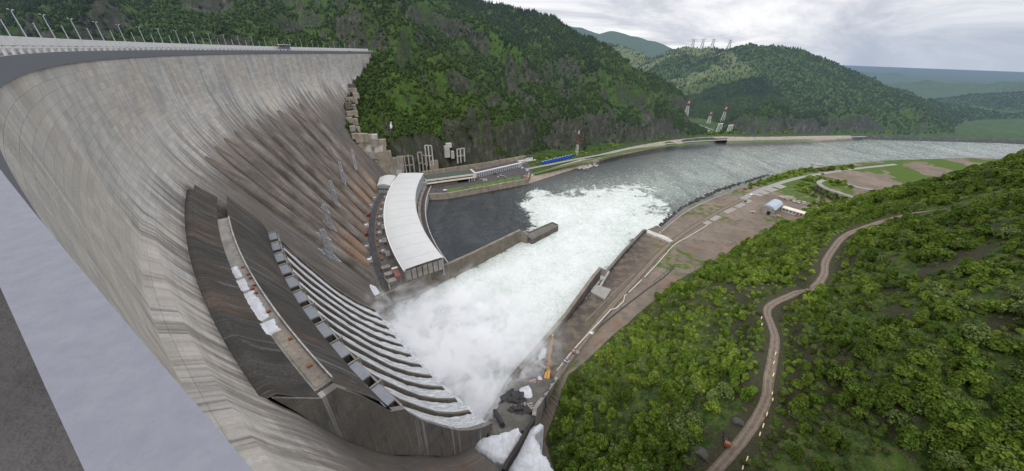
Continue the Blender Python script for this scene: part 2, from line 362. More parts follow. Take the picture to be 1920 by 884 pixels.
# ================================================================== MATERIALS
def m_concrete(name,base=(.33,.32,.30),dark=(.085,.075,.065),mode='face'):
    """weathered dam concrete on a UV map in metres (u along the arc, v up the slope)"""
    t=NT(name); uv=t.uv(); p=t.pos(); z=t.n('ShaderNodeSeparateXYZ'); t.set(z,'i0',p); z=z.outputs[2]
    br=t.n('ShaderNodeTexBrick',{'offset':.5},Scale=1.0); t.set(br,'Vector',uv)
    for k,v in (('Color1',(.86,.86,.86)),('Color2',(1.10,1.08,1.06)),('Mortar',(.86,.85,.84)),('Mortar Size',.07),('Mortar Smooth',.6),('Bias',0.0),('Brick Width',7.8),('Row Height',3.0)): t.set(br,k,v)
    big=t.noise(t.map(uv,(.02,.012,1)),1,5,.6)
    pat=t.noise(t.map(uv,(.10,.03,1)),1,6,.62,.6)
    streak=t.noise(t.map(uv,(.22,.012 if mode=='face' else .05,1),(3,1,0)),1,6,.7)
    streak2=t.noise(t.map(uv,(.75,.02 if mode=='face' else .07,1),(9,4,0)),1,6,.7)
    fine=t.noise(t.map(uv,(1.2,1.2,1)),1,5,.7)
    lines=t.noise(t.map(uv,(.03,1.3,1)),1,3,.6)
    su=t.n('ShaderNodeSeparateXYZ'); t.set(su,'i0',uv); calm=t.math('SUBTRACT',1.0,t.math('MULTIPLY',t.sm(su.outputs[0],2290,2400),.72)) if mode=='face' else 1.0
    c=t.mix(t.ramp(pat,[(.33,0.),(.68,1.)]),tuple(x*.72 for x in base),tuple(x*1.15 for x in base))
    c=t.mix(t.math('MULTIPLY',t.ramp(big,[(.45,0.),(.62,1.)]),.5),c,(base[0]*1.1,base[1]*.98,base[2]*.86))
    c=t.mix(1.0,c,br.outputs[0],'MULTIPLY')
    c=t.mix(t.ramp(lines,[(.35,.13 if mode!='dark' else .12),(.6,0.)]),c,tuple(x*.55 for x in base))
    # lower parts darken and brown, with ragged run-down edges
    zz=t.math('ADD',z,t.math('MULTIPLY',t.math('SUBTRACT',streak,.5),130))
    zz=t.math('ADD',zz,t.math('MULTIPLY',t.math('SUBTRACT',streak2,.5),60)); zz=t.math('ADD',zz,t.math('MULTIPLY',t.math('SUBTRACT',big,.5),50))
    if mode=='face': lo=t.sm(zz,172,142)
    elif mode=='dark': lo=t.math('ADD',1.05,t.math('MULTIPLY',t.math('SUBTRACT',pat,.5),.7),clamp=True)
    else: lo=t.math('MULTIPLY',t.ramp(streak,[(.35,0.),(.7,1.)]),.6)
    dk=t.mix(t.ramp(pat,[(.4,0.),(.62,1.)]),dark,(.165,.135,.108) if mode!='dark' else (.082,.075,.066))
    dk=t.mix(t.math('MULTIPLY',t.ramp(streak2,[(.56,0.),(.66,.6 if mode!='dark' else .35)]),calm),dk,(.28,.25,.22) if mode!='dark' else (.17,.15,.13))
    dk=t.mix(t.ramp(fine,[(.42,.6),(.58,0.)]),dk,tuple(x*.5 for x in dark))
    c=t.mix(t.math('MULTIPLY',lo,.84 if mode!='dark' else .97),c,dk)
    # rusty seep
    rs=t.math('MULTIPLY',t.ramp(t.noise(t.map(uv,(.05,.02,1),(5,7,0)),1,4,.6),[(.50,0.),(.64,1.)]),t.ramp(streak2,[(.4,0.),(.65,1.)]))
    c=t.mix(t.math('MULTIPLY',rs,t.math('MULTIPLY',lo,.55 if mode!='dark' else .25)),c,(.36,.19,.09))
    # dark and pale runs
    c=t.mix(t.math('MULTIPLY',t.ramp(streak2,[(.32,1.),(.48,0.)]),t.math('MULTIPLY',calm,.6)),c,tuple(x*.36 for x in base))
    c=t.mix(t.math('MULTIPLY',t.ramp(streak,[(.34,1.),(.50,0.)]),t.math('MULTIPLY',calm,.45)),c,tuple(x*.45 for x in base))
    top=t.sm(z,140,212)
    w=t.math('MULTIPLY',t.ramp(t.noise(t.map(uv,(.30,.05,1),(2,2,0)),1,3,.5),[(.62,0.),(.69,1.)]),t.ramp(fine,[(.35,.25),(.6,1.)]))
    wl=t.math('MULTIPLY',t.ramp(t.noise(t.map(uv,(.55,.008,1),(7,3,0)),1,4,.55),[(.60,0.),(.66,.85)]),1.0)
    c=t.mix(t.math('MULTIPLY',w,t.math('ADD',t.math('MULTIPLY',top,.6),.12)),c,(.62,.62,.60))
    c=t.mix(t.math('MULTIPLY',wl,t.math('MULTIPLY',calm,.7) if mode!='dark' else .25),c,(.55,.53,.50))
    c=t.mix(t.ramp(fine,[(.3,.28),(.7,0.)]),c,tuple(x*.35 for x in base))
    if mode=='face': c=t.mix(t.math('MULTIPLY',t.sm(t.math('ADD',z,t.math('MULTIPLY',t.math('SUBTRACT',streak,.5),60)),152,112),.5),c,t.mix(.75,c,(.02,.015,.01)))
    t.bsdf(c,.9,.2,t.bump(t.math('ADD',t.math('MULTIPLY',br.outputs['Fac'],-.5),fine),.6,.5)); MAT[name]=t.m; return t.m
m_concrete('dam_concrete',(.50,.485,.46),(.085,.073,.062)); m_concrete('spillway_concrete',(.19,.175,.155),(.036,.034,.031),'dark'); m_concrete('side_concrete',(.24,.23,.215),(.07,.065,.06),'side')
def m_plaincon(name,base,sc=1.0):
    t=NT(name); p=t.pos(); n=t.noise(p,.12*sc,6,.65); f=t.noise(p,1.3*sc,5,.7); s_=t.noise(t.map(p,(.6*sc,.6*sc,.05*sc)),1,5,.65)
    c=t.mix(t.ramp(n,[(.35,0.),(.65,1.)]),tuple(x*.68 for x in base),tuple(x*1.12 for x in base))
    c=t.mix(t.ramp(s_,[(.50,0.),(.72,.7)]),c,(base[0]*.42,base[1]*.38,base[2]*.33))
    c=t.mix(t.ramp(s_,[(.28,.4),(.40,0.)]),c,tuple(min(.6,x*1.6) for x in base))
    c=t.mix(t.ramp(f,[(.35,.35),(.6,0.)]),c,tuple(x*.45 for x in base))
    t.bsdf(c,.9,.2,t.bump(f,.5,.3)); MAT[name]=t.m; return t.m
m_plaincon('concrete',(.30,.28,.25)); m_plaincon('concrete_warm',(.29,.25,.20)); m_plaincon('concrete_dark',(.13,.12,.105)); m_plaincon('concrete_pale',(.46,.44,.41)); m_plaincon('concrete_black',(.055,.05,.045))
m_plaincon('chute_concrete',(.19,.165,.135)); m_plaincon('asphalt',(.075,.07,.07)); 
def m_penstock():
    t=NT('penstock_concrete'); uv=t.uv(); p=t.pos(); z=t.n('ShaderNodeSeparateXYZ'); t.set(z,'i0',p); z=z.outputs[2]; r=t.rnd()
    off=t.n('ShaderNodeCombineXYZ'); t.set(off,'i0',t.math('MULTIPLY',r,97)); v=t.n('ShaderNodeVectorMath',{'operation':'ADD'}); t.set(v,'i0',uv); t.set(v,'i1',off); uv2=v.outputs[0]
    a=t.noise(t.map(uv2,(.10,.035,1)),1,6,.6); b=t.noise(t.map(uv2,(.5,.02,1)),1,5,.65); f=t.noise(t.map(uv2,(1.5,1.5,1)),1,4,.7); l=t.noise(t.map(uv2,(.05,.8,1)),1,3,.6)
    c=t.mix(t.ramp(a,[(.35,0.),(.65,1.)]),(.085,.072,.06),(.27,.235,.20))
    c=t.mix(t.ramp(b,[(.35,.7),(.5,0.)]),c,(.085,.068,.055)); c=t.mix(t.ramp(b,[(.58,0.),(.68,.6)]),c,(.42,.39,.35))
    warm=t.math('MULTIPLY',t.sm(t.math('ADD',z,t.math('MULTIPLY',a,60)),110,40),t.ramp(t.noise(t.map(uv2,(.12,.01,1)),1,3,.5),[(.42,0.),(.6,.8)]))
    c=t.mix(t.math('MULTIPLY',warm,.9),c,(.38,.22,.12)); c=t.mix(t.math('MULTIPLY',t.sm(z,136,152),.45),c,(.10,.085,.07))
    c=t.mix(t.ramp(l,[(.3,.5),(.5,0.)]),c,(.1,.085,.07))
    c=t.mix(t.ramp(f,[(.3,.45),(.55,0.)]),c,(.07,.06,.05))
    t.bsdf(c,.9,.2,t.bump(f,.6,.4)); MAT['penstock']=t.m
m_penstock()
def m_terrain(name,near=False,hz=True):
    t=NT(name); p=t.pos(); g=t.n('ShaderNodeNewGeometry'); nz=t.n('ShaderNodeSeparateXYZ'); t.set(nz,'i0',g.outputs['Normal']); nz=nz.outputs[2]
    veg=t.attr('veg'); k=6 if near else 1
    n1=t.noise(p,.012*k,6,.62); n2=t.noise(p,.06*k,6,.65); n3=t.noise(p,.35*k if not near else 1.4,5,.7)
    gr=t.mix(t.ramp(n2,[(.38,0.),(.62,1.)]),(.030,.052,.015),(.060,.105,.022)); gr=t.mix(t.ramp(n1,[(.45,0.),(.65,.45)]),gr,(.066,.108,.022))
    gr=t.mix(t.ramp(n3,[(.3,.7),(.55,0.)]),gr,(.010,.018,.007))
    vor=t.n('ShaderNodeTexVoronoi',{'feature':'F1'},Scale=.12*k if not near else .5); t.set(vor,'Vector',t.map(p,(1,1,.5)))
    rv=t.noise(t.map(p,(1,1,.22)),.11*k if not near else .5,6,.75,.5); rk=t.mix(t.ramp(rv,[(.36,0.),(.62,1.)]),(.035,.034,.027),(.165,.158,.138)); rk=t.mix(t.ramp(n3,[(.35,.7),(.6,0.)]),rk,(.028,.028,.022)); rk=t.mix(t.ramp(n2,[(.40,0.),(.58,.85)]),rk,(.042,.060,.023))
    rk=t.mix(t.ramp(vor.outputs['Distance'],[(.0,.0),(.9,.6)]),rk,(.03,.028,.026))
    dirt=t.mix(n3,(.06,.045,.03),(.13,.10,.07))
    if near: gr=t.mix(t.ramp(n2,[(.50,0.),(.64,.75)]),gr,dirt); gr=t.mix(t.ramp(n1,[(.50,0.),(.60,.6)]),gr,(.085,.13,.025)); rk=t.mix(.8,rk,(.052,.050,.028))
    lu=t.attr('lush'); gr=t.mix(t.math('MULTIPLY',lu,.4),gr,(.065,.12,.022)); veg=t.math('ADD',veg,t.math('MULTIPLY',lu,.5))
    f=t.math('ADD',veg,t.math('MULTIPLY',t.math('SUBTRACT',n3,.5),.9)); f=t.ramp(f,[(.42,0.),(.58,1.)])
    c=t.mix(f,rk,gr)
    cl=t.attr('clear'); c=t.mix(t.math('MULTIPLY',cl,t.ramp(n2,[(.3,.3),(.6,1.)])),c,t.mix(t.ramp(n3,[(.4,0.),(.6,1.)]),(.16,.15,.08),(.10,.15,.045)))
    b=t.bsdf(c,.95,.1,t.bump(t.math('ADD',n3,t.math('MULTIPLY',n2,2)),1.0,3.0 if not near else .8))
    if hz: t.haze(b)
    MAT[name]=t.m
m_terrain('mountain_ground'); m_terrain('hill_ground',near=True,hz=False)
def m_terrace():
    t=NT('terrace_ground'); p=t.pos(); veg=t.attr('veg')
    n1=t.noise(p,.02,6,.6); n2=t.noise(p,.12,6,.65); n3=t.noise(p,1.1,5,.7); tr=t.noise(t.map(p,(.02,.3,1),rot=(0,0,-.88)),1,4,.6)
    c=t.mix(t.ramp(n1,[(.38,0.),(.62,1.)]),(.125,.10,.078),(.18,.148,.118)); c=t.mix(t.ramp(n2,[(.5,0.),(.68,.8)]),c,(.085,.077,.068))
    c=t.mix(t.ramp(tr,[(.56,0.),(.72,.45)]),c,(.19,.15,.115)); c=t.mix(t.ramp(tr,[(.28,.4),(.42,0.)]),c,(.065,.06,.053))
    c=t.mix(t.ramp(t.noise(p,.035,5,.6,.6),[(.56,0.),(.66,.6)]),c,(.19,.115,.072)); c=t.mix(t.ramp(n3,[(.3,.5),(.55,0.)]),c,(.07,.06,.05))
    g=t.mix(t.ramp(n3,[(.35,0.),(.65,1.)]),(.03,.05,.012),(.075,.12,.022))
    f=t.ramp(t.math('ADD',veg,t.math('MULTIPLY',t.math('SUBTRACT',n2,.5),1.0)),[(.46,0.),(.60,1.)])
    c=t.mix(f,c,g)
    dk=t.attr('dark'); c=t.mix(t.math('MULTIPLY',dk,.85),c,t.mix(t.ramp(n2,[(.45,0.),(.6,1.)]),(.05,.043,.038),(.12,.095,.075)))
    rk=t.attr('rock'); c=t.mix(rk,c,t.mix(t.ramp(n3,[(.4,0.),(.6,1.)]),(.06,.058,.055),(.22,.21,.20)))
    t.bsdf(c,.95,.1,t.bump(n3,.7,.4)); MAT['terrace_ground']=t.m
m_terrace()
def m_water():
    t=NT('river_water'); p=t.pos(); foam=t.attr('foam'); tail=t.attr('tail')
    w1=t.noise(t.map(p,(1,.6,1),rot=(0,0,.7)),.07,6,.65,1.2); w2=t.noise(t.map(p,(1,.55,1),rot=(0,0,-.5)),.42,5,.65,.4); w3=t.noise(p,1.6,3,.6)
    h=t.math('ADD',t.math('MULTIPLY',w1,2.2),t.math('ADD',t.math('MULTIPLY',w2,1.1),t.math('MULTIPLY',w3,.25)))
    deep=t.mix(tail,(.012,.016,.020),(.23,.27,.23))
    deep=t.mix(t.math('MULTIPLY',t.ramp(t.noise(t.map(p,(1,.35,1),rot=(0,0,.75)),.022,6,.7,.8),[(.42,0.),(.6,1.)]),.55),deep,(.045,.056,.060)); deep=t.mix(t.ramp(w2,[(.36,.6),(.5,0.)]),deep,(.004,.006,.009))
    fw=t.noise(t.map(p,(1,1,1)),.055,6,.7,1.2); ff=t.noise(p,.5,6,.75,.6); fs=t.noise(p,.16,7,.75,1.6)
    edge=t.math('ADD',foam,t.math('MULTIPLY',t.math('SUBTRACT',fw,.5),t.math('SUBTRACT',1.25,t.math('ABSOLUTE',t.math('MULTIPLY',t.math('SUBTRACT',foam,.5),2.0)))))
    fm=t.ramp(edge,[(.40,0.),(.56,1.)])
    lace=t.math('MULTIPLY',t.ramp(fs,[(.54,0.),(.70,1.)]),t.ramp(t.math('ADD',foam,t.math('MULTIPLY',tail,.8)),[(.05,0.),(.6,1.)]))
    fc=t.mix(t.ramp(fs,[(.38,0.),(.60,1.)]),(.33,.39,.34),(.56,.575,.56)); fc=t.mix(t.ramp(ff,[(.3,.5),(.5,0.)]),fc,(.27,.32,.28))
    core=t.math('MULTIPLY',t.sm(foam,.6,1.0),t.ramp(t.noise(p,.03,4,.6),[(.35,.3),(.6,1.)])); fc=t.mix(t.math('MULTIPLY',core,.7),fc,(.60,.61,.605))
    wc=t.math('MULTIPLY',t.ramp(t.noise(t.map(p,(1,.5,1),rot=(0,0,.9)),.16,8,.78,1.2),[(.67,0.),(.78,.5)]),t.ramp(t.noise(p,.011,3,.6),[(.42,0.),(.6,1.)]))
    tot=t.math('MAXIMUM',fm,t.math('MAXIMUM',t.math('MULTIPLY',lace,.8),wc))
    col=t.mix(tot,deep,fc); ro=t.math('ADD',.13,t.math('MULTIPLY',tot,.7))
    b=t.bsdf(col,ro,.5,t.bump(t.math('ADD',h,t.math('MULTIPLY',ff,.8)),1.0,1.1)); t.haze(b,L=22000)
    MAT['river_water']=t.m
m_water()
def m_spray():
    t=NT('white_water'); uv=t.uv(); a=t.noise(t.map(uv,(.6,.07,1)),1,6,.7,.8); b=t.noise(t.map(uv,(2.5,.25,1)),1,5,.7)
    c=t.mix(t.ramp(a,[(.35,0.),(.62,1.)]),(.36,.38,.38),(.82,.83,.84)); c=t.mix(t.ramp(b,[(.3,.5),(.5,0.)]),c,(.26,.27,.27))
    t.bsdf(c,.6,.3,t.bump(t.math('ADD',a,b),1.,1.)); MAT['white_water']=t.m
m_spray()
def m_snow():
    t=NT('snow'); p=t.pos(); n=t.noise(p,.25,6,.65,.5); f=t.noise(p,1.6,5,.7); v=t.noise(t.map(p,(1,.25,1),rot=(0,0,.6)),.5,5,.7)
    c=t.mix(t.ramp(n,[(.35,0.),(.6,1.)]),(.44,.435,.43),(.56,.57,.59)); c=t.mix(t.ramp(v,[(.32,.6),(.45,0.)]),c,(.36,.34,.32)); c=t.mix(t.ramp(f,[(.25,.5),(.4,0.)]),c,(.25,.23,.21))
    t.bsdf(c,.8,.2,t.bump(t.math('ADD',n,t.math('MULTIPLY',f,.4)),.35,.5)); MAT['snow']=t.m
m_snow()
def m_leaf(name,c0,c1,c2,hz=False):
    t=NT(name); r=t.rnd(); p=t.obj(); n=t.noise(p,1.2,3,.6)
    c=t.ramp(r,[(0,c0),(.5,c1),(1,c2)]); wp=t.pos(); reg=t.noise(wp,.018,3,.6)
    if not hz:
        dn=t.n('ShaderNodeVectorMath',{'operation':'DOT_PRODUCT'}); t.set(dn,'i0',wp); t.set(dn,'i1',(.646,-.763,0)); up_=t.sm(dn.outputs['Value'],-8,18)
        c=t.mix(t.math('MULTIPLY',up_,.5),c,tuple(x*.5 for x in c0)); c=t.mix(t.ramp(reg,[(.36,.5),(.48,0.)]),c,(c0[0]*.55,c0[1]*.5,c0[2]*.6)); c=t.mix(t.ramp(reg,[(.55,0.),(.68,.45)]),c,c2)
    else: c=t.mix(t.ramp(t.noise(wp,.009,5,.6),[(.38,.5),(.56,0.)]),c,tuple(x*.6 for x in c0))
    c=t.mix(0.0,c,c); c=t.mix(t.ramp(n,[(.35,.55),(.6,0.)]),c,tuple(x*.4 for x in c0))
    b=t.n('ShaderNodeBsdfPrincipled'); t.set(b,'Base Color',c); t.set(b,'Roughness',.7); t.set(b,'Specular IOR Level',.15)
    tr=t.n('ShaderNodeBsdfTranslucent'); t.set(tr,'i0',c); mx=t.n('ShaderNodeMixShader'); t.set(mx,'i0',.25); t.t.links.new(b.outputs[0],mx.inputs[1]); t.t.links.new(tr.outputs[0],mx.inputs[2])
    t.t.links.new(mx.outputs[0],t.out.inputs[0])
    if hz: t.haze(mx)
    MAT[name]=t.m
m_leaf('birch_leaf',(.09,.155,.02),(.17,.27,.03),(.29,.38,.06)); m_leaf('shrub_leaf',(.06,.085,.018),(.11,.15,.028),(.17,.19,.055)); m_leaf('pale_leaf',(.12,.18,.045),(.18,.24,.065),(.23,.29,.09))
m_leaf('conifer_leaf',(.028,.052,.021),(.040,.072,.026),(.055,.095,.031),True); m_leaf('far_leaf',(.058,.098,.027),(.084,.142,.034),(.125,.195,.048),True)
def m_road():
    t=NT('dirt_road'); uv=t.uv(); p=t.pos(); s_=t.n('ShaderNodeSeparateXYZ'); t.set(s_,'i0',uv); u=t.math('ADD',s_.outputs[0],t.math('MULTIPLY',t.math('SUBTRACT',t.noise(p,.12,3,.6),.5),1.6))
    a=t.math('ABSOLUTE',u); rut=t.math('MULTIPLY',t.sm(a,.35,.9),t.sm(a,1.7,1.2)); ed=t.sm(a,1.9,2.6); n=t.noise(p,.5,6,.7); f=t.noise(p,2.5,5,.7)
    c=t.mix(t.ramp(n,[(.35,0.),(.65,1.)]),(.095,.075,.057),(.17,.135,.105)); c=t.mix(t.math('MULTIPLY',rut,.55),c,(.215,.18,.145)); c=t.mix(t.math('MULTIPLY',ed,t.ramp(n,[(.4,0.),(.55,.9)])),c,(.055,.048,.035)); c=t.mix(t.ramp(f,[(.3,.5),(.5,0.)]),c,(.07,.057,.045))
    t.bsdf(c,.95,.1,t.bump(t.math('ADD',n,f),.7,.3)); MAT['dirt_road']=t.m
def m_parapet():
    t=NT('parapet_grey'); p=t.pos(); a=t.noise(p,5,6,.65); b=t.noise(p,22,5,.75); sc=t.noise(t.map(p,(1,6,1),rot=(0,0,.6)),3,5,.7)
    c=t.mix(t.ramp(a,[(.35,0.),(.68,1.)]),(.135,.140,.162),(.158,.163,.184)); c=t.mix(t.ramp(b,[(.28,.35),(.42,0.)]),c,(.09,.09,.10)); c=t.mix(t.ramp(sc,[(.30,.3),(.40,0.)]),c,(.10,.10,.11)); c=t.mix(t.ramp(b,[(.6,0.),(.72,.25)]),c,(.22,.22,.23))
    t.bsdf(c,.85,.2,t.bump(t.math('ADD',a,b),.4,.01)); MAT['parapet_grey']=t.m
m_parapet()
flat('bark',(.16,.13,.10),.9,.4,2); flat('roof_white',(.43,.43,.42),.6,.05,.05,dirt=(.37,.36,.34)); flat('steel_grey',(.36,.38,.40),.5,.2,.4,.3); flat('gate_steel',(.26,.27,.285),.55,.1,.2)
flat('galvanised',(.42,.44,.47),.5,.1,.6,.3); flat('white_paint',(.66,.66,.64),.6,.12,.3); flat('red_paint',(.22,.06,.05),.6,.2,.6); flat('orange_rust',(.30,.105,.04),.7,.35,.5); flat('blue_paint',(.02,.09,.42),.5,.15,.3)
flat('yellow_paint',(.55,.26,.02),.5,.2,1.2); flat('cream_wall',(.55,.50,.42),.8,.1,.1); flat('green_roof',(.055,.075,.06),.8,.25,.1); flat('dark_glass',(.02,.022,.025),.2,.1,.3); flat('black_rubber',(.02,.02,.02),.8,.1,1); flat('brick_red',(.25,.10,.07),.85,.2,.4)
flat('grass_strip',(.075,.14,.022),.95,.45,.12); flat('gravel_dark',(.085,.078,.07),.95,.4,1.5); flat('gravel',(.22,.19,.16),.95,.3,.3); flat('blue_grey_roof',(.33,.37,.42),.5,.25,.15); flat('black_steel',(.035,.035,.038),.6,.3,.5); flat('log_wood',(.30,.25,.17),.9,.2,1); flat('barrier_yellow',(.62,.50,.28),.8,.15,.8); flat('pipe_wrap',(.42,.40,.37),.7,.2,.3); flat('slab',(.24,.225,.205),.9,.2,.15); m_road(); flat('pale_road',(.22,.212,.20),.9,.12,.1)
flat('rubble_dark',(.05,.045,.04),.9,.4,.8); flat('rubble_pale',(.38,.34,.30),.9,.35,.8)
# ================================================================== WORLD
def world():
    w=bpy.data.worlds.new('World'); S.world=w; w.use_nodes=True; t=w.node_tree; t.nodes.clear()
    N=lambda ty,**p:(lambda n:[setattr(n,k,v) for k,v in p.items()] and n or n)(t.nodes.new(ty))
    out=N('ShaderNodeOutputWorld'); sky=N('ShaderNodeTexSky'); sky.sky_type='NISHITA'; sky.sun_disc=False; sky.sun_elevation=rad(50); sky.sun_rotation=rad(200)
    b1=N('ShaderNodeBackground'); b1.inputs[1].default_value=.08; t.links.new(sky.outputs[0],b1.inputs[0])
    tc=N('ShaderNodeTexCoord'); sep=N('ShaderNodeSeparateXYZ'); t.links.new(tc.outputs['Generated'],sep.inputs[0])
    def m(op,a,b=0.): 
        n=N('ShaderNodeMath',operation=op)
        for i,x in enumerate((a,b)):
            if isinstance(x,bpy.types.NodeSocket): t.links.new(x,n.inputs[i])
            else: n.inputs[i].default_value=x
        return n.outputs[0]
    zz=m('ADD',m('MAXIMUM',sep.outputs[2],0.),.22); cx=m('DIVIDE',sep.outputs[0],zz); cy=m('DIVIDE',sep.outputs[1],zz)
    cb=N('ShaderNodeCombineXYZ'); t.links.new(cx,cb.inputs[0]); t.links.new(cy,cb.inputs[1])
    def noise(s,d,r,dist=0):
        n=N('ShaderNodeTexNoise'); n.inputs['Scale'].default_value=s; n.inputs['Detail'].default_value=d; n.inputs['Roughness'].default_value=r; n.inputs['Distortion'].default_value=dist; t.links.new(cb.outputs[0],n.inputs[0]); return n.outputs[0]
    def ramp(f,st):
        n=N('ShaderNodeValToRGB'); e=n.color_ramp.elements
        while len(e)>1:e.remove(e[-1])
        for i,(p,c) in enumerate(st):
            x=e[0] if i==0 else e.new(p); x.position=p; x.color=(*c,1)
        t.links.new(f,n.inputs[0]); return n.outputs[0]
    c1=ramp(noise(.75,9,.62,.9),[(.28,(.40,.43,.50)),(.43,(.57,.59,.65)),(.52,(.76,.765,.80)),(.60,(.93,.93,.94)),(.72,(1.0,1.0,1.0))])
    # a bluish grey bank low over the far valley
    low=ramp(sep.outputs[2],[(.0,(1,1,1)),(.055,(.7,.7,.7)),(.10,(0,0,0))])
    mx=N('ShaderNodeMix',data_type='RGBA'); mm=m('MULTIPLY',low,m('MULTIPLY',m('GREATER_THAN',sep.outputs[0],.0),.0))
    side=ramp(sep.outputs[0],[(.50,(0,0,0)),(.68,(1,1,1))])
    t.links.new(m('MULTIPLY',m('MULTIPLY',low,side),.8),mx.inputs[0]); t.links.new(c1,mx.inputs[6]); mx.inputs[7].default_value=(.36,.42,.52,1)
    b2=N('ShaderNodeBackground'); t.links.new(mx.outputs[2],b2.inputs[0])
    mr=N('ShaderNodeMapRange',interpolation_type='SMOOTHSTEP'); t.links.new(sep.outputs[2],mr.inputs[0])
    for i,x in ((1,.12),(2,.85),(3,1.16),(4,2.85)): mr.inputs[i].default_value=x
    t.links.new(mr.outputs[0],b2.inputs[1])
    cov=ramp(noise(1.1,6,.6),[(.28,(.86,.86,.86)),(.42,(1,1,1))])
    ms=N('ShaderNodeMixShader'); t.links.new(cov,ms.inputs[0]); t.links.new(b1.outputs[0],ms.inputs[1]); t.links.new(b2.outputs[0],ms.inputs[2]); t.links.new(ms.outputs[0],out.inputs[0])
world()
sun=bpy.data.lights.new('sun','SUN'); sun.energy=1.5; sun.angle=rad(12); sun.color=(1,.97,.92); so=bpy.data.objects.new('sun',sun); COL.objects.link(so)
az=rad(200); el=rad(50); so.rotation_euler=Vector((math.sin(az)*math.cos(el),math.cos(az)*math.cos(el),math.sin(el))).to_track_quat('Z','Y').to_euler(); so.location=(0,0,500)
S.view_settings.view_transform='Standard'; S.view_settings.look='None'; S.view_settings.exposure=0
S.render.engine='CYCLES'; S.cycles.max_bounces=6; S.cycles.diffuse_bounces=3; S.cycles.volume_bounces=1; S.cycles.transparent_max_bounces=8; S.cycles.use_denoising=True
# ================================================================== TERRAIN MESHES
def axis(*seg):
    out=[seg[0]]
    for end,st in zip(seg[1::2],seg[2::2]):
        n=max(1,int(round(abs(end-out[-1])/st))); a=out[-1]; out+= [a+(end-a)*(i+1)/n for i in range(n)]
    return np.array(out)
def geo(a,b,n,grow=True):
    t=np.linspace(0,1,n+1)[1:]; return a+(b-a)*(t**2.2)
def slope_of(X,Y,Z):
    gy=np.gradient(Z,axis=0)/np.maximum(np.gradient(Y,axis=0),1e-3); gx=np.gradient(Z,axis=1)/np.maximum(np.gradient(X,axis=1),1e-3); return np.hypot(gx,gy)
xs=np.concatenate([axis(-1500,-450,12,900,6,1900,10),geo(1900,12000,60)]); ys=np.concatenate([axis(480,1300,6,2600,11),geo(2600,14000,50)])
MX,MY=np.meshgrid(xs,ys); MZ=left_h(MX,MY); sl=slope_of(MX,MY,MZ)
dL=-sdist(MX,MY,LB)
vegL=1.08+.3*sst(950,1150,MY)-sst(.95,1.7,sl)*.8+.75*(fbm(MX/80,MY/80,4,61)-.5)-.28*sst(75,25,MZ-12)*sst(.6,1.1,sl)
vegL=np.where(dL<22,0.,vegL)
clr=sst(900,1500,MY)*sst(.42,.56,fbm(MX/260,MY/260,3,62))*(MX<1010)*(MX>450)*sst(1450,1700,MY)
clr=clr*(MY<2600)
lush=np.zeros(MX.shape)
for s_ in (SP1,SP2,SP3,SP4,SP5):
    wx=MX+40*(fbm(MX/140,MY/140,3,11)-.5); wy=MY+40*(fbm(MX/140,MY/140,3,12)-.5); d_,sd_,_=segdist(wx,wy,[q[:2] for q in s_]); lush=np.maximum(lush,np.exp(-((d_-4)/13)**2)*(fbm(MX/40,MY/40,3,13)>.38))
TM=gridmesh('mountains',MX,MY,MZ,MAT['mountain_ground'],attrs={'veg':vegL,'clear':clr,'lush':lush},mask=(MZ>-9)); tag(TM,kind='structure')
xs=np.concatenate([axis(-60,330,2.2,700,4,1500,8),geo(1500,9000,40)]); ys=np.concatenate([axis(-120,60,6,340,2.2,800,4,1100,8)])
RX,RY=np.meshgrid(xs,ys); RZ=right_h(RX,RY); sl=slope_of(RX,RY,RZ); dH=sdist(RX,RY,HB); dR=sdist(RX,RY,RB)
veg=.9-sst(.9,1.5,sl)*.7+.5*(fbm(RX/26,RY/26,4,63)-.5)
drd,_,_=segdist(RX,RY,[q[:2] for q in RDS]); veg=np.where(drd<7,.1,veg)
gully=sst(.58,.66,fbm(RX/45+3,RY/45,3,64))*(RX>120)
# terrace: sparse grass
vegT=np.where(dH<0,.18+.35*sst(.5,.7,fbm(RX/40,RY/40,4,65))+.5*sst(380,520,RX)*sst(.42,.6,fbm(RX/60,RY/60,3,66)),0)
vm=np.where(dH>-2,veg,vegT); below=(dH<=2)
dark=sst(40,10,dR)*sst(230,150,RX)*(dH<0)
HB_=gridmesh('hillside',RX,RY,RZ,MAT['hill_ground'],attrs={'veg':veg-.5*gully,'clear':np.zeros(RX.shape)},mask=(RZ>-11)&(dH>-6)); tag(HB_,kind='structure')
co=np.array([v.co for v in HB_.data.vertices]); co[:,2]-=2.0*(1-sst(-1,3,dH+1.6*(fbm(RX/9,RY/9,3,88)-.5))).ravel(); HB_.data.vertices.foreach_set('co',co.ravel()); HB_.data.update()
TB=gridmesh('river_terrace',RX,RY,RZ,MAT['terrace_ground'],attrs={'veg':vegT,'dark':dark,'rock':sst(14,3,dR)*(RX>205)},mask=(RZ>-11.5)&(dH<=9)); tag(TB,kind='structure')
# shift the overlap of the two sheets: the terrace dives under the hill
co=np.array([v.co for v in TB.data.vertices]); m_=sst(2,6,dH).ravel()*3; co[:,2]-=m_; TB.data.vertices.foreach_set('co',co.ravel()); TB.data.update()
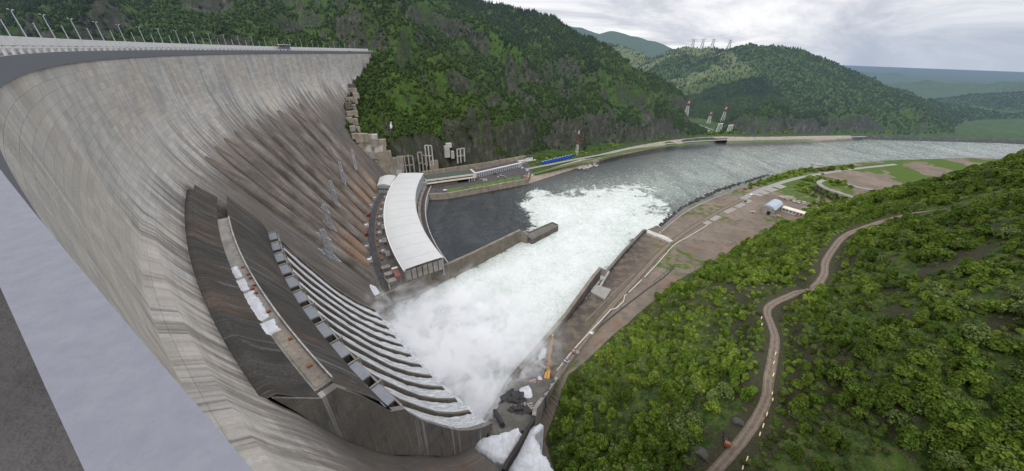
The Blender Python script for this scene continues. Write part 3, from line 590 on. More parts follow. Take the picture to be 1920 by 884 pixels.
# ------------------------------------------------------------------ water
FO=[P(600,640,0),P(687,566,19),P(755,537,19),P(832,498,19.5),P(886,474,19.5),P(975,431,18)]+[P(*q,0) for q in ((998,446),(1047,430),(1050,424),(1022,412),(1004,385),(1012,366),(1050,378),(1090,362),(1150,356),(1195,358),(1222,370),(1232,400),(1238,432),(1205,436),(930,760),(800,800))]
xs=np.concatenate([axis(-420,-180,12,320,2.5,900,6,1600,14),geo(1600,12000,30)]); ys=np.concatenate([axis(60,620,2.5,1200,6),geo(1200,3000,25)])
WX,WY=np.meshgrid(xs,ys)
def inpoly(X,Y,poly):
    r=np.zeros(X.shape,bool); n=len(poly)
    for i in range(n):
        x0,y0=poly[i];x1,y1=poly[(i+1)%n]; c=((y0>Y)!=(y1>Y))&(X<(x1-x0)*(Y-y0)/(y1-y0+1e-12)+x0); r^=c
    return r
d,_,_=segdist(WX,WY,FO+FO[:1]); ins=inpoly(WX,WY,FO); sdF=np.where(ins,d,-d)
front=sst(300,420,WY)*sst(-40,60,WX); foam=np.clip(.5+(sdF+front*(130*(fbm(WX/70,WY/70,6,77)-.52)+45*(fbm(WX/24,WY/24,5,177,True)-.62)))/(55+170*front)+.12*front*(sdF>-25),0,1); 
tl=[P(*q,0) for q in ((1130,370),(1250,345),(1330,325),(1420,305),(1624,283),(2100,264))]; dt,_,pr=segdist(WX,WY,tl); tail=np.exp(-(dt/(85+pr*.12))**2)*.95; foam=np.maximum(foam,.44*np.exp(-(dt/(55+pr*.06))**2)*np.exp(-pr/420)*(WY>350))
_d2,_s2,_p2=segdist(WX,WY,tl); st_=fbm(_p2/70,_s2/7+5*fbm(_p2/60,_s2/60,2,79),4,78,True); foam=np.maximum(foam,np.clip((st_-.50)*2.6,0,.66)*np.exp(-(_d2/75)**2)*np.exp(-_p2/300)*(WY>380))
turb=np.clip(sdF/25,0,1)
WZ=turb*(2.6*(fbm(WX/16,WY/16,4,71)-.5)+1.2*(fbm(WX/5,WY/5,3,72)-.5))+.5*(fbm(WX/9,WY/9,3,73)-.5)*(1-turb)
WT=gridmesh('river',WX,WY,WZ,MAT['river_water'],attrs={'foam':foam,'tail':tail}); tag(WT,kind='structure')
mb=MB(); mb.add([(-3000,-500,205),(-100,-500,205),(-325,564,205),(-330,790,205),(-3000,2200,205)],[(0,1,2,3,4)]) ; 
# reservoir kept outside the dam ring
A_=[pol(a,690) for a in np.arange(160,262,4)]; mb=MB(); mb.add([(*p,205.) for p in A_]+[(CX+2600*math.cos(rad(a)),CY+2600*math.sin(rad(a)),205.) for a in np.arange(160,262,4)],[(i,i+1,len(A_)+i+1,len(A_)+i) for i in range(len(A_)-1)])
tag(mb.build('reservoir_water',MAT['river_water']),kind='structure')
# ================================================================== DAM
dam=empty('dam',(0,0,0)); tag(dam,'curved grey concrete dam wall sweeping across the valley with ribbed lower face and spillway','dam')
def ring(name,a0,a1,da,prof,mat,parent,closed=False,smooth=True):
    """surface of revolution of a (r,z) profile between two angles"""
    A=np.linspace(a0,a1,max(2,int(round(abs(a1-a0)/da))+1)); r=np.array([p[0] for p in prof]);z=np.array([p[1] for p in prof])
    s_=np.concatenate([[0],np.cumsum(np.hypot(np.diff(r),np.diff(z)))]); 
    AA,R_=np.meshgrid(A,r);_,Z_=np.meshgrid(A,z);_,SS=np.meshgrid(A,s_)
    X=CX+R_*np.cos(np.radians(AA));Y=CY+R_*np.sin(np.radians(AA))
    return gridmesh(name,X,Y,Z_,mat,parent,uv=(np.radians(AA)*620,-SS),smooth=smooth)
def solid_ring(name,a0,a1,r0,r1,z0,z1,mat,parent,da=.5):
    mb=MB(); A=np.linspace(a0,a1,max(2,int(round(abs(a1-a0)/da))+1)); n=len(A)
    for a in A: mb.v+= [pol(a,r0,z0),pol(a,r1,z0),pol(a,r1,z1),pol(a,r0,z1)]
    fs=[(0,1,2,3),tuple(4*(n-1)+k for k in (3,2,1,0))]
    for i in range(n-1):
        for k in range(4): fs.append((4*i+k,4*i+4+k,4*i+4+(k+1)%4,4*i+(k+1)%4))
    for f in fs: mb.f.append(f); mb.mi.append(0)
    return mb.build(name,mat,parent)
# main face
A=np.concatenate([np.arange(156,214,.35),np.arange(214,262,.2)]); Zs=np.concatenate([np.arange(-6,60,4),np.arange(60,216,3),[214.6]])
AA,ZZ=np.meshgrid(A,Zs); RR=face_r(ZZ,AA)
col=np.floor(AA/1.43); stp=(_h(col.astype(int),(ZZ//9).astype(int),3)-.5)*.5+(_h(col.astype(int),np.zeros(col.shape,int),9)-.5)*.5
RR=RR+(_h(col.astype(int),np.zeros(col.shape,int),9)-.5)*.45*sst(200,150,ZZ)*(AA<214)
RR=RR+np.where((AA>217.2)&(AA<232.8)&(ZZ<151),3.5+np.clip((128-ZZ)*.25,0,12),0)
X=CX+RR*np.cos(np.radians(AA));Y=CY+RR*np.sin(np.radians(AA))
gridmesh('downstream_face',X,Y,ZZ,MAT['dam_concrete'],dam,uv=(np.radians(AA)*620,ZZ*1.15))
# upstream body so that the wall is solid from the side
ring('upstream_face',156,262,1,[(681,217),(681,120),(690,0)],MAT['dam_concrete'],dam)
# spillway block between z=150 and the gates
SA0,SA1=216.5,233.0
ring('spillway_block',SA0,SA1,.15,[(651,150.9),(646.6,150.9),(645.4,150.4),(642.4,146),(638.2,141.2)],MAT['spillway_concrete'],dam,smooth=False)
def wavy(z,a): return (fbm(a*1.1,z/9,3,81)-.5)*.8
Zb=np.array([140.9,140.2,136,132,128,124,120,116,112.6]); Rb=np.array([633.9,633.5,631.2,628.9,626.6,624.6,622.6,621.4,621.0])
Ab=np.arange(SA0,SA1+.01,.15); AA,ZZ=np.meshgrid(Ab,Zb); _,RR=np.meshgrid(Ab,Rb); RR=RR+wavy(ZZ,AA)*.5
gridmesh('spillway_slope',CX+RR*np.cos(np.radians(AA)),CY+RR*np.sin(np.radians(AA)),ZZ,MAT['spillway_concrete'],dam,uv=(np.radians(AA)*620,ZZ*1.15),smooth=False)
# walkway ledge: concrete, then pale planked end
solid_ring('ledge',219.9,232.75,633.4,638.4,140.0,141.1,MAT['concrete'],dam,.2)
solid_ring('ledge_deck',229.6,232.7,633.7,637.6,141.104,141.3,MAT['concrete_warm'],dam,.2)
solid_ring('ledge_curb',SA0+3.5,232.75,633.15,633.6,141.1,142.1,MAT['concrete_pale'],dam,.2)
for k in range(9):
    a=random.choice([random.uniform(225,229.5),random.uniform(230.5,232.6)]); mb=MB(); mb.box(pol(a,random.uniform(634.2,635.6),141.65),(random.uniform(.8,1.6),random.uniform(.7,1.2),.3),rad(a)+random.uniform(-.1,.1)); mb.build('hatch',MAT['orange_rust'],dam)
# right end wall of the spillway block
endp=[(646.6,150.8),(638.2,141.1),(633.9,141.0),(628.8,131.5),(622,116),(617,111.5),(616.4,109),(610,95),(602,81),(594,68),(586,58),(579,51),(572.3,46),(572.3,-5),(592,-5),(600,40),(607,67),(621,89),(631,104),(636.5,119),(641,133),(643.6,142)]
def endwall(name,a0,a1,prof,mat,parent):
    n=len(prof); bmn=bmesh.new(); rings=[]
    for a in (a0,a1): rings.append([bmn.verts.new(pol(a,r,z)) for r,z in prof])
    bmn.faces.new(rings[0]); bmn.faces.new(rings[1][::-1])
    for i in range(n): bmn.faces.new((rings[0][i],rings[0][(i+1)%n],rings[1][(i+1)%n],rings[1][i]))
    bmesh.ops.recalc_face_normals(bmn,faces=bmn.faces); me=bpy.data.meshes.new(name)
    l=bmn.loops.layers.uv.new('UVMap')
    for f in bmn.faces:
        for lo in f.loops: c=lo.vert.co; lo[l].uv=(math.hypot(c.x-CX,c.y-CY)*1.0,c.z)
    bmn.to_mesh(me); bmn.free(); return link(name,me,mat,parent)
endwall('spillway_end_wall',232.85,233.05,endp,MAT['side_concrete'],dam)
# gate shelf and back wall
ring('gate_shelf',SA0,232.8,.3,[(621.4,113),(621.2,105.2),(616.3,104.8)],MAT['concrete_black'],dam,smooth=False)
GA=[217.1+1.49*k for k in range(11)]
def gate_house(a):
    mb=MB(); w=.47
    R=Matrix((( -math.cos(rad(a)),-math.sin(rad(a)),0),( math.sin(rad(a)),-math.cos(rad(a)),0),(0,0,1))).transposed()
    # local: x = towards the river, y = along the arc
    def L(x,y,z): v=R@Vector((x,y,z)); c=pol(a,619.2); return (c[0]+v.x,c[1]+v.y,111+v.z)
    o=MB(); b=o
    def bx(x0,x1,y0,y1,z0,z1,m=b): m.add([L(x,y,z) for z in (z0,z1) for x,y in ((x0,y0),(x1,y0),(x1,y1),(x0,y1))],[(3,2,1,0),(4,5,6,7),(0,1,5,4),(1,2,6,5),(2,3,7,6),(3,0,4,7)])
    bx(-3.0,2.3,-5.2,5.0,-.5,.25); 
    for i in range(9): y=-4.6+i*1.15; bx(-2.9,2.2,y-.12,y+.12,.25,.40)
    g=o.build('gate_house_roof',MAT['gate_steel'],dam)
    o=MB(); bx(-2.8,2.0,-4.7,4.7,-5.2,-.5,o); o.build('gate_house_wall',MAT['concrete_dark'],dam)
    o=MB()
    bx(-3.2,4.0,5.1,5.8,-5.2,.8,o); o.build('gate_pier',MAT['concrete'],dam)
    o=MB()
    for x in (-2.2,-.3,1.4): bx(x,x+.35,6.0,9.4,-4.6,-4.0,o)
    bx(-1.6,.6,6.6,8.8,-5.1,-3.6,o); o.build('gate_machinery',MAT['orange_rust' if random.random()<.25 else 'black_steel'],dam)
for a in GA: gate_house(a)
solid_ring('pit_back_wall',SA0,232.75,616.0,616.7,99,109.6,MAT['concrete'],dam,.3)
# chutes: floor, dividing walls and running water
CR=np.array([616.4,610,602,594,586,579,573.2,572.7]); CZ=np.array([108,94,80,67,57,50,45,38])-7.0
def cang(f,r):
    """f=0..1 across the spillway, r radius"""
    g0,g1=216.6,232.8; e0,e1=220.1,232.7; t=np.clip((616.5-np.asarray(r,float))/43.5,0,1)
    return (g0+(g1-g0)*f)*(1-t)+(e0+(e1-e0)*f)*t
def cfloor(r): return np.interp(-np.asarray(r,float),-CR,CZ)
ff_=np.linspace(0,1,90); FF,RR=np.meshgrid(ff_,CR); _,ZZ=np.meshgrid(ff_,CZ); AA=cang(FF,RR)
gridmesh('chute_floor',CX+RR*np.cos(np.radians(AA)),CY+RR*np.sin(np.radians(AA)),ZZ,MAT['concrete_dark'],dam,smooth=False)
ring('spillway_toe',218.8,232.9,.4,[(572.7,34),(573,-4)],MAT['concrete_dark'],dam)
crr=np.concatenate([np.linspace(616.4,594,14),np.linspace(592,572.2,10)])
for k in range(12):
    f=k/11; mb=MB(); n=len(crr); w=.7
    for r in crr:
        a=float(cang(f,r)); da=math.degrees(w/r); zf=float(cfloor(r)); zt=zf+6.0
        mb.v+= [pol(a-da,r,zf-1.5),pol(a+da,r,zf-1.5),pol(a+da,r,zt),pol(a-da,r,zt)]
    fs=[(0,1,2,3),tuple(4*(n-1)+q for q in (3,2,1,0))]
    for i in range(n-1):
        for q in range(4): fs.append((4*i+q,4*i+4+q,4*i+4+(q+1)%4,4*i+(q+1)%4))
    for q in fs: mb.f.append(q); mb.mi.append(0)
    mb.build('chute_wall',MAT['chute_concrete'],dam)
mb=MB()
for s_ in (0,1.4):
    mb.bar(pol(231.2,631.6-s_*.2,134.6+s_*.0),pol(231.75,622.2,115.6),.3); 
for t in np.linspace(0,1,12):
    a_=np.array(pol(231.2,631.8,134.8))*(1-t)+np.array(pol(231.75,622.4,115.8))*t; mb.box(tuple(a_),(2.2,.5,.15),rad(231.5+90)); mb.bar(tuple(a_),tuple(a_+np.array((0,0,1.3))),.12)
for a,r,z in ((231.2,631.9,135.5),(231.5,627,125.8),(231.75,622.6,117)): mb.box(pol(a,r,z),(1.8,1.6,.3),rad(a))
mb.build('stairway',MAT['concrete'],dam)
# penstocks
PA=[211.0-2.87*k for k in range(10)]
for a in PA:
    zs=np.concatenate([[151.8,151.2,150,148,145,141,137],np.arange(132,12,-5),[14,10]]); th=np.linspace(0,math.pi,13); V=[];U=[];s_=0
    for i,z in enumerate(zs):
        g=min(1.,max(0.,(152-z)/18))**.33; hw=.5+8.6*g; hh=.1+6.2*g*min(1,.35+.65*(152-z)/22); rc=float(face_r(z,a))+.6; tip=0
        if z<22: hh+= -0.0
        row=[];
        for q in th: row.append((math.cos(q)*hw,math.sin(q)**.8*hh))
        V.append([pol(a+math.degrees(x/rc),rc-y*.85,z+y*.52) for x,y in row]); U.append([(q*8+a*13,z*1.18) for q in th])
    V=np.array(V);U=np.array(U); gridmesh('penstock',V[:,:,0],V[:,:,1],V[:,:,2],MAT['penstock'],dam,uv=(U[:,:,0],U[:,:,1]))
    c=V[-1]; mbb=MB(); mbb.add([tuple(q) for q in c]+[tuple(q+np.array((0,0,-10))) for q in c],[(i,i+1,14+i-1,13+i) for i in range(12)]+[tuple(range(13))]); mbb.build('penstock_foot',MAT['concrete'],dam)
# crest
DA0,DA1=161.0,262.0
ring('crest_road',DA0,DA1,.5,[(656.37,216.9),(680.8,216.9)],MAT['asphalt'],dam)
solid_ring('downstream_parapet',DA0,DA1,655.886,656.36,214.4,218.0,MAT['parapet_grey'],dam,.2)
solid_ring('upstream_parapet',DA0,238,677.2,678,219.6,222.9,MAT['white_paint'],dam,.5)
solid_ring('upstream_kerb',DA0,238,677.25,678.3,216.9,219.0,MAT['concrete_pale'],dam,.5)
solid_ring('walkway_barrier',DA0,236,664.0,664.3,218.9,219.4,MAT['white_paint'],dam,.5)
def rep_part(name,mat,pts,dims):
    o0=None
    for a,r,z in pts:
        if o0 is None:
            mb=MB(); mb.box((0,0,0),dims); o=o0=mb.build(name,mat,dam)
        else: o=o0.copy(); COL.objects.link(o)
        o.location=pol(a,r,z); o.rotation_euler=(0,0,rad(a))
rep_part('barrier_post',MAT['white_paint'],[(a,664.15,217.9) for a in np.arange(DA0,234,.75)],(.35,2.4,2.0))
rep_part('parapet_post',MAT['white_paint'],[(a,677.6,219.3) for a in np.arange(DA0,236,.8)],(.6,6.0,.8))
# snow lying on the ledge
def blob(name,ring_pts,zfn,mat,label,cat,kind=None,th=.5,group=None,skirt=0):
    """lumpy sheet filling an outline"""
    xs_=[p[0] for p in ring_pts];ys_=[p[1] for p in ring_pts]; st=max(max(xs_)-min(xs_),max(ys_)-min(ys_))/46
    X,Y=np.meshgrid(np.arange(min(xs_)-st,max(xs_)+2*st,st),np.arange(min(ys_)-st,max(ys_)+2*st,st))
    d,_,_=segdist(X,Y,ring_pts+ring_pts[:1]); i=inpoly(X,Y,ring_pts); sd=np.where(i,d,-d)+st*3*(fbm(X/(st*3),Y/(st*3),3,91)-.5)
    z=zfn(X,Y)+th*np.clip(sd/(st*3),-1.0,1)+th*.25*(fbm(X/(st*4),Y/(st*4),3,92)-.5)-np.where(sd<-st*.1,skirt,0)
    o=gridmesh(name,X,Y,z,mat,mask=sd>-st*1.2); tag(o,label,cat,group,kind); return o
for a0,a1,r0,r1,lb in ((225.2,226.1,636.2,638.6,'small snow patch highest up on the narrow spillway ledge'),(226.3,227.1,635.8,638.8,'rounded snow patch second from top on spillway ledge'),(227.3,229.1,635.6,639,'long snow strip lying along the spillway ledge'),(229.3,230.0,634.9,639.6,'lowest snow patch on spillway ledge above the pale planked deck')):
    pts=[pol(a,r1-.3*random.random()) for a in np.linspace(a0,a1,6)]+[pol(a,r0+.5*random.random()) for a in np.linspace(a1,a0,6)]
    blob('snow_patch',pts,lambda X,Y:np.maximum(141.2,141.2+(np.hypot(X-CX,Y-CY)-638.2)*.75),MAT['snow'],lb,'snow',th=.4)
# running white water in the chutes
wm=MB(); 
def water_strip(k):
    f=np.linspace((k+.12)/11,(k+.88)/11,10); r=np.concatenate([np.linspace(616,594,26),np.linspace(593,567,30)]); FF,RR=np.meshgrid(f,r); AA=cang(FF,RR)
    XX=CX+RR*np.cos(np.radians(AA));YY=CY+RR*np.sin(np.radians(AA)); g=(616-RR)/45
    Z=cfloor(RR)+2.4+g*1.6+ (2.6*g+.8)*(fbm(XX/3.2,YY/3.2,4,101+k)-.35)+np.where(RR<572.5,-(572.5-RR)*.9,0)
    return XX,YY,Z,RR
allv=[];allf=[];alluv=[];b=0
for k in range(11):
    X,Y,Z,RR=water_strip(k); ny,nx=X.shape; idx=np.arange(nx*ny).reshape(ny,nx)+b; b+=nx*ny
    allv.append(np.stack([X,Y,Z],-1).reshape(-1,3)); allf.append(np.stack([idx[:-1,:-1],idx[:-1,1:],idx[1:,1:],idx[1:,:-1]],-1).reshape(-1,4))
    alluv.append(np.stack([X*.3+np.arange(nx)[None,:]*1.1,(608-RR)*2.2],-1).reshape(-1,2))
v=np.concatenate(allv);f=np.concatenate(allf);u=np.concatenate(alluv)
me=bpy.data.meshes.new('chute_water'); me.from_pydata(v.tolist(),[],f.tolist()); l=me.uv_layers.new(name='UVMap'); l.data.foreach_set('uv',u[f.ravel()].ravel()); me.polygons.foreach_set('use_smooth',[True]*len(f))
tag(link('chute_water',me,MAT['white_water']),'white water rushing down the eleven spillway chutes','water',kind='stuff')
# ================================================================== BASIN WALLS
wl=[(-134.7,242,14.5),(-103.6,295.8-6,14.5),(-68.6,329.7-4,14),(-40,359.7-5,14),(6,388,14),(22,381,14)]
t_=MB(); L0=P(687,566,19);L1=P(755,537,19);L2=P(832,498,19.5);L3=P(886,474,19.5);L4=P(975,431,18);L5=P(990,437,15)
t_.wall([L0,L1,L2,L3,L4,L5],-8,[19,19,19.5,19.5,18,13],3.6)
o=t_.build('basin_wall',MAT['chute_concrete']); tag(o,'long weathered concrete wall separating dark tailrace water from white spillway basin','wall')
t_=MB(); t_.prism([P(*q,8) for q in ((982,441),(1036,418),(1047,424),(998,449))],-8,8); t_.wall([P(*q,8) for q in ((982,441),(1036,418),(1046,423))],7.9,9.2,1.5)
tag(t_.build('breakwater_block',MAT['concrete_dark']),'low flat topped concrete block at the tip of the basin wall','wall')
t_=MB(); R0=P(900,806,15);R1=P(955,712,15);R2=P(1060,590,15);R3=P(1113,517,15);R3b=P(1126,502,15);R4=P(1140,505,13);R5=P(1170,470,13);R6=P(1208,430,13);R7=P(1258,450,13)
t_.wall([R0,R1,R2,R3,R3b],-8,15,3.2)
rw=empty('training_wall',(0,0,0)); tag(rw,'straight right hand concrete wall of the spillway basin stepping down toward the river','wall')
t_.build('wall_body',MAT['chute_concrete'],rw)
t_=MB(); t_.wall([R4,R5,R6],-8,12.5,3.0); t_.wall([R6,R7],2,12.6,3.2); t_.build('lower_wall',MAT['concrete_dark'],rw)
t_=MB(); t_.prism([P(*q,12.8) for q in ((1215,431),(1252,445),(1262,452),(1256,454),(1212,436))],9,12.85); t_.build('wall_cap',MAT['concrete_pale'],rw)
t_=MB(); t_.wall([R3b,P(1142,508,15),P(1118,548,12)],6,[15,14.5,11],2.0); t_.build('return_wall',MAT['concrete'],rw)
t_=MB(); t_.prism([P(*q,11.5) for q in ((1108,548),(1118,534),(1146,543),(1134,562))],8,11.6); tag(t_.build('concrete_slab',MAT['slab']),'pale square concrete slab beside the basin training wall','slab')
# ================================================================== CREST THINGS
def lamp_post(h=9.5,arm=True):
    o=empty('street_lamp' if arm else 'flag_pole',(0,0,0)); mb=MB(); mb.bar((0,0,0),(0,0,h),.42,.26,8); mb.build('pole',MAT['galvanised'],o)
    if arm:
        for s_ in (-1,1):
            mb=MB(); mb.bar((0,0,h-.3),(0,1.7*s_,h+.5),.16,.12,6); mb.build('arm',MAT['galvanised'],o); mb=MB(); mb.box((0,2.1*s_,h+.55),(.4,1.1,.22)); mb.build('lamp_head',MAT['white_paint'],o)
    else:
        mb=MB(); mb.box((0,0,h+.15),(.5,.5,.3)); mb.build('cap',MAT['galvanised'],o)
    return o
la=list(np.arange(164,236,2.45)); p0=lamp_post(13)
for i,a in enumerate(la):
    o=p0 if i==0 else copy_tree(p0); o.location=pol(a,679.0,219.6); o.rotation_euler=(0,0,rad(a)); tag(o,'tall twin arm street lamp on the dam crest parapet','street lamp','tall twin arm lamps along the dam crest')
p1=lamp_post(9,False)
for i,a in enumerate(la):
    o=p1 if i==0 else copy_tree(p1); o.location=pol(a+1.22,679.0,219.6); o.rotation_euler=(0,0,rad(a)); tag(o,'short plain grey post on the dam crest between two lamps','post','short plain posts along the dam crest')
# small tower on the crest
q=P(540,97,217); aa=math.degrees(math.atan2(q[1]-CY,q[0]-CX))%360
def _ang(px,py,z): q=P(px,py,z); return q
def crest_angle(px):
    best=None
    for a in np.arange(161,238,.05):
        v=np.array(pol(a,668,220))-np.array((0,0,H)); d=v[1]*cp-v[2]*sp; up_=v[1]*sp+v[2]*cp; u=v[0]/d;w=-up_/d; x=960+F*(u*cr_-w*sr_)
        if best is None or abs(x-px)<best[0]: best=(abs(x-px),a)
    return best[1]
ta=crest_angle(538)
tw=empty('crest_tower',pol(ta,670,216.9),rad(ta)); tag(tw,'small boxy grey tower house standing on the dam crest road','tower')
mb=MB(); mb.box((0,0,4.2),(9,10,8.4)); mb.build('wall',MAT['parapet_grey'],tw); mb=MB(); mb.box((0,0,8.65),(10,16,.5)); mb.build('roof',MAT['white_paint'],tw)
for y in (-3,0,3):
    mb=MB(); mb.box((-4.52,y,6.2),(.1,1.5,1.3)); mb.build('window',MAT['dark_glass'],tw)
mb=MB(); mb.box((-4.52,3,1.7),(.1,2.2,3.2)); mb.build('door',MAT['dark_glass'],tw)
def car(name,loc,rz,mat,label,sc=1.0,group=None):
    o=empty(name,loc,rz); o.scale=(sc,)*3
    mb=MB(); pr=[(-2.2,.35),(2.2,.35),(2.25,.8),(1.3,.95),(.75,1.42),(-1.3,1.45),(-2.1,.95),(-2.25,.8)]
    n=len(pr); vs=[(x,-.85,z) for x,z in pr]+[(x,.85,z) for x,z in pr]; mb.add(vs,[tuple(range(n)),tuple(range(n,2*n))[::-1]]+[(i,(i+1)%n,n+(i+1)%n,n+i) for i in range(n)]); mb.build('body',MAT[mat],o)
    mb=MB(); mb.box((-.3,0,1.15),(2.2,1.74,.36)); mb.build('window',MAT['dark_glass'],o)
    for x in (-1.4,1.4):
        for y in (-.8,.8): mb=MB(); mb.bar((x,y-.12,.34),(x,y+.12,.34),.56,n=12); mb.build('wheel',MAT['black_rubber'],o)
    tag(o,label,'car',group); return o
a_=crest_angle(520); car('parked_car',pol(a_,661,216.95),rad(a_+90),'blue_paint','blue car on the dam crest road left of the crest tower')
a_=crest_angle(648); car('parked_car',pol(a_,661,216.95),rad(a_+90),'black_steel','dark car on the dam crest road near the far abutment',1.3)
# ================================================================== POWER STATION
def yard(name,a0,a1,r0,r1,z,mat,kind='structure'):
    o=ring(name,a0,a1,.5,[(r0,z),(r1,z)],MAT[mat],None); tag(o,kind=kind); return o
yard('powerhouse_yard',177,214.75,528,574,17.5,'concrete_dark'); yard('yard_road',180,214.5,546.0,554,17.56,'asphalt')
yard('tailrace_deck',178,213.1,479.5,497,12,'asphalt')
ph=empty('powerhouse',(0,0,0)); tag(ph,'long curved powerhouse hall with a seamed white roof beside the tailrace','building')
A0,A1=181.0,214.3
prof=[(531.5,33.4),(529,34.0),(520,34.5),(510,34.8),(500,34.9),(493,34.6),(490.6,34.0)]
ring('roof',A0,A1,.35,prof,MAT['roof_white'],ph)
for k in range(1,12):
    a=A0+(A1-A0)*k/11.6; mb=MB()
    for (ra,za),(rb,zb) in zip(prof[1:-1],prof[2:]): mb.bar(pol(a,ra,za+.02),pol(a,rb,zb+.02),.22)
    mb.build('roof_seam',MAT['steel_grey'],ph)
solid_ring('upstream_wall',A0,A1,530.3,531.2,17,33.0,MAT['concrete'],ph,.5); solid_ring('downstream_wall',A0,A1,491.2,492.2,12,33.8,MAT['steel_grey'],ph,.5)
for k in range(22):
    a=A0+.8+(A1-A0-1.6)*k/21; mb=MB(); mb.box(pol(a,490.9,24),(.5,1.2,19),rad(a)); mb.build('pilaster',MAT['white_paint'],ph)
for a,nm in ((A1-.12,'end_wall'),(A0+.12,'end_wall')):
    mb=MB(); n=len(prof); vs=[pol(a,r,z-.05) for r,z in prof]+[pol(a,491,10),pol(a,531,10)]; mb.add(vs,[tuple(range(len(vs)))]); mb.build(nm,MAT['concrete_dark'],ph)
for k in range(7):
    r=494.5+k*5.6; mb=MB(); mb.box(pol(A1+.02,r,26.2),(4.6,.4,12),rad(A1)); mb.build('wall_panel',MAT['concrete'],ph)
mb=MB()
solid_ring('roof_edge',A0,A1,531.2,532.4,31.8,33.3,MAT['white_paint'],ph,.5)
solid_ring('plinth',A0,211,485.5,489.5,12,15.0,MAT['concrete_warm'],ph,.5)
dk=solid_ring('deck_edge_wall',178,213.3,478.6,479.6,-8,12.9,MAT['concrete_pale'],None,.4); tag(dk,'pale curved edge wall between tailrace water and powerhouse deck','wall')
# annex
an=empty('powerhouse_annex',(0,0,0)); tag(an,'small annex hall with shallow curved white roof at far end of powerhouse','building')
a4=[P(707,348,30),P(712,333,30),P(743,330,30),P(733,349,30)]
mb=MB(); mb.prism(a4,11,29.6); mb.build('wall',MAT['steel_grey'],an)
c_=np.array(a4); mb=MB(); n=9; vs=[]
for j in (0,1):
    A_=c_[0] if j==0 else c_[1]; B_=c_[3] if j==0 else c_[2]
    for i in range(n): t=i/(n-1); pnt=A_+(B_-A_)*t; vs.append((pnt[0],pnt[1],29.9+3.2*math.sin(math.pi*t)))
mb.add(vs,[(i,i+1,n+i+1,n+i) for i in range(n-1)]+[tuple(range(n)),tuple(range(n,2*n))]); mb.build('roof',MAT['roof_white'],an)
a5=np.array(P(720,352,24)); 
for k in range(6): t=(k+.5)/6; pnt=c_[0]*(1-t)+c_[3]*t; mb=MB(); mb.box((pnt[0]+.2,pnt[1]-.3,24),(2.2,.6,2.2),math.atan2(*(c_[3]-c_[0])[::-1])); mb.build('window',MAT['dark_glass'],an)
# transformers along the upstream side
def rbox(mb,a,r,z,dr,dt,dz): mb.box(pol(a,r,z),(dr,dt,dz),rad(a))
def transformer():
    o=empty('transformer',(0,0,0)); mb=MB(); mb.box((0,0,2),(4,6,3.6)); mb.build('tank',MAT['steel_grey'],o)
    for y in (-2.2,-.75,.75,2.2): mb=MB(); mb.box((2.8,y,2),(1.1,.9,3.2)); mb.build('radiator',MAT['galvanised'],o)
    for y in (-1.8,0,1.8): mb=MB(); mb.bar((0,y,3.8),(-.4,y,6.6),.45,.25,8); mb.build('bushing',MAT['brick_red'],o)
    mb=MB(); mb.bar((-1.6,-2.0,4.3),(-1.6,2.0,4.3),.7,n=10); mb.build('conservator',MAT['orange_rust'],o); return o
tr0=transformer()
for i in range(9):
    o=tr0 if i==0 else copy_tree(tr0); a=186.5+i*2.55; o.location=pol(a,538.5,17.55); o.rotation_euler=(0,0,rad(a)); tag(o,'grey transformer with orange rust red fittings in the yard behind the powerhouse','transformer','transformers behind the powerhouse')
ob0=None
for i in range(15):
    a=185.6+i*1.62; 
    if a>209.5: break
    mb=MB(); mb.box((0,0,.8),(2.2,4.0,1.6)); mb.box((0,.6,1.9),(1.4,2,.6)); o=mb.build('orange_cabinet',MAT['orange_rust']); o.location=pol(a,543.3,17.55); o.rotation_euler=(0,0,rad(a)+.03); tag(o,'orange rusty cabinet beside the road behind the powerhouse','cabinet','orange cabinets beside the yard road')
for i,(a,r) in enumerate(((197,534.5),(200.5,534.5),(204.5,535),(208,536))):
    o=empty('equipment_rack',pol(a,r,17.55),rad(a)); 
    for y in (-5,-2.5,0,2.5,5): mb=MB(); mb.box((0,y,4.5),(4.5,.7,1)); mb.build('beam',MAT['concrete_pale'],o)
    for x in (-2,2): mb=MB(); mb.box((x,0,3.9),(.6,11,.8)); mb.build('rail',MAT['steel_grey'],o)
    for x in (-2,2):
        for y in (-5,5): mb=MB(); mb.box((x,y,1.8),(.6,.6,3.6)); mb.build('leg',MAT['steel_grey'],o)
    tag(o,'pale slatted concrete rack standing close to the powerhouse wall','rack','slatted racks behind the powerhouse')
for i,a in enumerate((210.6,212.0,213.4)):
    mb=MB(); rbox(mb,a,543,19,8,5.6,3.4); rbox(mb,a,543,20.9,8.6,6.2,.4); tag(mb.build('concrete_bunker',MAT['concrete']),['low square concrete bunker farthest from the basin wall in the yard corner','middle low square concrete bunker in the yard corner','low square concrete bunker nearest the basin wall in the yard corner'][i],'bunker')
mb=MB(); rbox(mb,212.9,536.4,21,5.6,13,7.4); o=empty('stair_block',(0,0,0)); tag(o,'red brown block with white barred top beside near corner of the powerhouse','building'); mb.build('wall',MAT['brick_red'],o)
mb=MB(); rbox(mb,212.0,536.4,25.1,6,2.8,.6); mb.build('roof_grille',MAT['white_paint'],o)
mb=MB(); mb.wall([pol(212.0,548,0),pol(213.2,547.2),pol(214.6,548)],17.5,19.4,1.1); tag(mb.build('low_wall',MAT['concrete_warm']),'short pale low wall across yard road near the basin wall','wall')
pts=[pol(a,r) for a,r in ((211.9,575),(212.7,563),(213.5,559.5),(214.5,558.6),(214.95,570),(214.2,577.5))]
blob('snow_patch',pts,lambda X,Y:np.full(X.shape,18.6),MAT['snow'],'dirty white snow patch in the yard corner at the foot of last penstock','snow',th=1.0)
